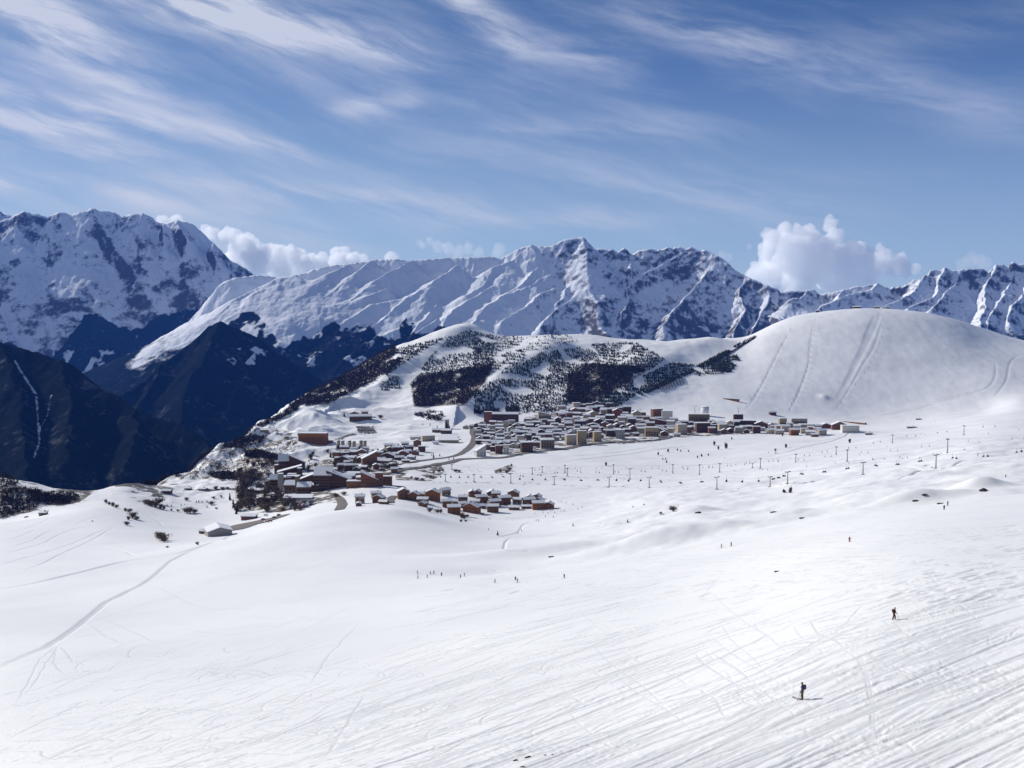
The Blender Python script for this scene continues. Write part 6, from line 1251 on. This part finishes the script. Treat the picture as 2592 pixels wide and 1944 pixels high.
def person(u, v, yaw, jacket, trousers, pose, hat, label, pack=None, near=True, skis=True):
    x, y, z = ground(u, v); r = empty('person', (x, y, z), yaw)
    me, hd, chs, wl, wr, L = figure(jacket, trousers, pose, near); link('body', me, None, r)
    o = link('hat', dome_mesh('hat', .115, pm('hat_' + hat[0], hat[1], .8), 1.1), None, r); o.location = hd + Vector((-.012, 0, .06))
    if near: add_face(r, hd)
    if pack:
        bm = bmesh.new(); bmesh.ops.create_cube(bm, size=1.0); bmesh.ops.scale(bm, vec=(.24, .34, .52), verts=bm.verts); bmesh.ops.bevel(bm, geom=bm.edges[:] , offset=.08, segments=3, affect='EDGES')
        pmesh = bpy.data.meshes.new('backpack'); bm.to_mesh(pmesh); bm.free(); pmesh.materials.append(pm('pack_' + pack[0], pack[1], .8, .2, 5)); o = link('backpack', pmesh, None, r); o.location = chs + Vector((-.25, 0, .02))
        for sy in (-1, 1): MB().tube([(chs.x - .14, sy*.11, chs.z + .22), (chs.x + .06, sy*.12, chs.z + .17), (chs.x + .14, sy*.12, chs.z - .02), (chs.x - .1, sy*.13, chs.z - .2)], .022, 6).build('strap', M_BLACK, r)
    if skis:
        for s_ in 'LR': a = L['ank' + s_]; ski(r, a[0] + .08, a[1], .0)
    tag(r, label, 'person'); return r, wl, wr
def W(r, p): return Matrix.Translation(r.location) @ Matrix.Rotation(r.rotation_euler[2], 4, 'Z') @ Vector(p)
NAVY, OLIVE, BLACKC, MAROON, DKRED, ORNG = ('navy', (.055, .06, .14)), ('olive', (.10, .075, .035)), ('black', (.02, .022, .026)), ('maroon', (.16, .03, .025)), ('dark_red', (.20, .03, .025)), ('orange', (.42, .10, .03))
p1, wl, wr = person(2031, 1771, R(150), ('plum', (.10, .065, .11)), OLIVE, 'stand', ('brown', (.08, .03, .022)), 'person in plum and blue jacket and olive trousers standing on skis seen from behind', pack=('teal_blue', (.04, .07, .16)))
h = W(p1, wr); f_ = W(p1, wr + Vector((.30, -.28, 0))); pole_thing(h, (f_.x, f_.y, float(zbil(f_.x, f_.y)) - .02), 'thin ski pole in the right hand of the standing skier')
h = W(p1, wl); f_ = W(p1, wl + Vector((.25, .15, 0))); pole_thing(h, (f_.x, f_.y, float(zbil(f_.x, f_.y)) - .02), 'thin ski pole in the left hand of the standing skier')
p2, wl, wr = person(2262, 1569, R(12), BLACKC, ('rust', (.10, .035, .02)), 'walk', ('dark_brown', (.05, .025, .02)), 'person in black walking uphill rightward with a maroon backpack', pack=MAROON, skis=False)
h = W(p2, wr); f_ = W(p2, wr + Vector((.22, -.05, 0))); pole_thing(h, (f_.x, f_.y, float(zbil(f_.x, f_.y)) - .02), 'ski pole planted in front by the walking person')
person(*T12(1227, 294), R(-100), ORNG, DKRED, 'crouch', ('dark', (.03, .02, .02)), 'skier in orange and red skiing toward us at mid slope right', near=False)
person(*T12(506, 327), R(170), DKRED, BLACKC, 'crouch', ('dark', (.03, .02, .02)), 'skier in dark red jacket, left of a pair at mid slope', near=False)
person(*T12(559, 318), R(30), ('brown', (.07, .035, .025)), BLACKC, 'stand', ('dark', (.03, .02, .02)), 'skier in brown, right of a pair at mid slope', near=False)
person(*T12(1761, 112), R(-90), ('dark_green', (.05, .06, .03)), BLACKC, 'stand', ('dark', (.03, .02, .02)), 'skier in dark green below the upper right rocks', near=False)
person(*T12(1782, 88), R(200), ('brown', (.07, .035, .025)), BLACKC, 'stand', ('dark', (.03, .02, .02)), 'skier farther back beside the one in dark green', near=False)
far_protos = [person(1200 + i, 1470, 0, j, t, ps, ('dark', (.03, .02, .02)), 'skier', near=False)[0] for i, (j, t, ps) in enumerate(((NAVY, BLACKC, 'crouch'), (DKRED, BLACKC, 'crouch'), (BLACKC, BLACKC, 'stand'), (('brown', (.07, .035, .025)), NAVY, 'crouch')))]
fp_names = ['dark blue', 'dark red', 'black', 'brown']; used = [False] * 4
def crowd(c, pts, text, group):
    it = []
    for x, y in pts:
        k = random.randrange(4); o = far_protos[k] if not used[k] else copy_tree(far_protos[k]); used[k] = True
        u, v = c(x, y); o.location = ground(u, v); o.rotation_euler = (0, 0, random.uniform(0, 6.28)); o['group'] = group; o['category'] = 'person'; it.append((u, o, fp_names[k]))
    from_left(it, text)
crowd(Q5, [(45, 530), (62, 622), (235, 607), (287, 547), (352, 537), (500, 577), (857, 612), (933, 582), (1493, 702), (1880, 652), (1912, 697), (2790, 610)], 'distant skier in {w} on the hollow slope, {n} of twelve', 'skiers on the hollow slope')
crowd(T11, [(850, 340), (965, 325), (1035, 330), (1075, 305), (1105, 295), (1130, 325), (1163, 280), (1210, 300), (1245, 304), (1270, 300), (1185, 165), (1222, 170), (1285, 188), (870, 438), (905, 438), (995, 378), (1110, 390), (615, 614), (665, 580), (1385, 215), (1510, 255), (1450, 280)], 'tiny skier in {w} near the hamlet, {n} in the crowd', 'skiers right of the hamlet')
crowd(T9, [(190, 1115), (805, 1035), (1105, 1115), (320, 1290), (790, 1275), (990, 1280), (1330, 1230), (1740, 1180), (1930, 1185), (2075, 1060), (715, 1275), (620, 1165), (215, 1365)], 'tiny skier in {w} below the right village, {n} of thirteen', 'skiers below the right village')
crowd(T10, [(295, 950), (760, 775), (820, 780), (1715, 770), (2140, 710), (1570, 1050), (1565, 1075), (475, 1095), (755, 1110), (580, 1105), (260, 1120), (90, 1125), (910, 612), (968, 600), (1955, 1375)], 'tiny skier in {w} on the far right slope, {n} of fifteen', 'skiers on the far right slope')

# ------------------------------------------------------------------ the air of the valley
def make_haze():
    bm = bmesh.new(); bmesh.ops.create_cube(bm, size=1.0)
    bmesh.ops.scale(bm, vec=(30000, 13200, 3800), verts=bm.verts)
    bmesh.ops.translate(bm, vec=(0, 6100, 880), verts=bm.verts)
    me = bpy.data.meshes.new('haze'); bm.to_mesh(me); bm.free()
    m = bpy.data.materials.new('haze'); m.use_nodes = True; nt = m.node_tree; nt.nodes.clear()
    v = nt.nodes.new('ShaderNodeVolumePrincipled'); v.inputs['Color'].default_value = (.07, .26, 1.0, 1)
    v.inputs['Density'].default_value = 2.1e-5; v.inputs['Anisotropy'].default_value = .1
    o = nt.nodes.new('ShaderNodeOutputMaterial'); nt.links.new(v.outputs[0], o.inputs['Volume'])
    tag(link('haze', me, m), kind='stuff')
make_haze()
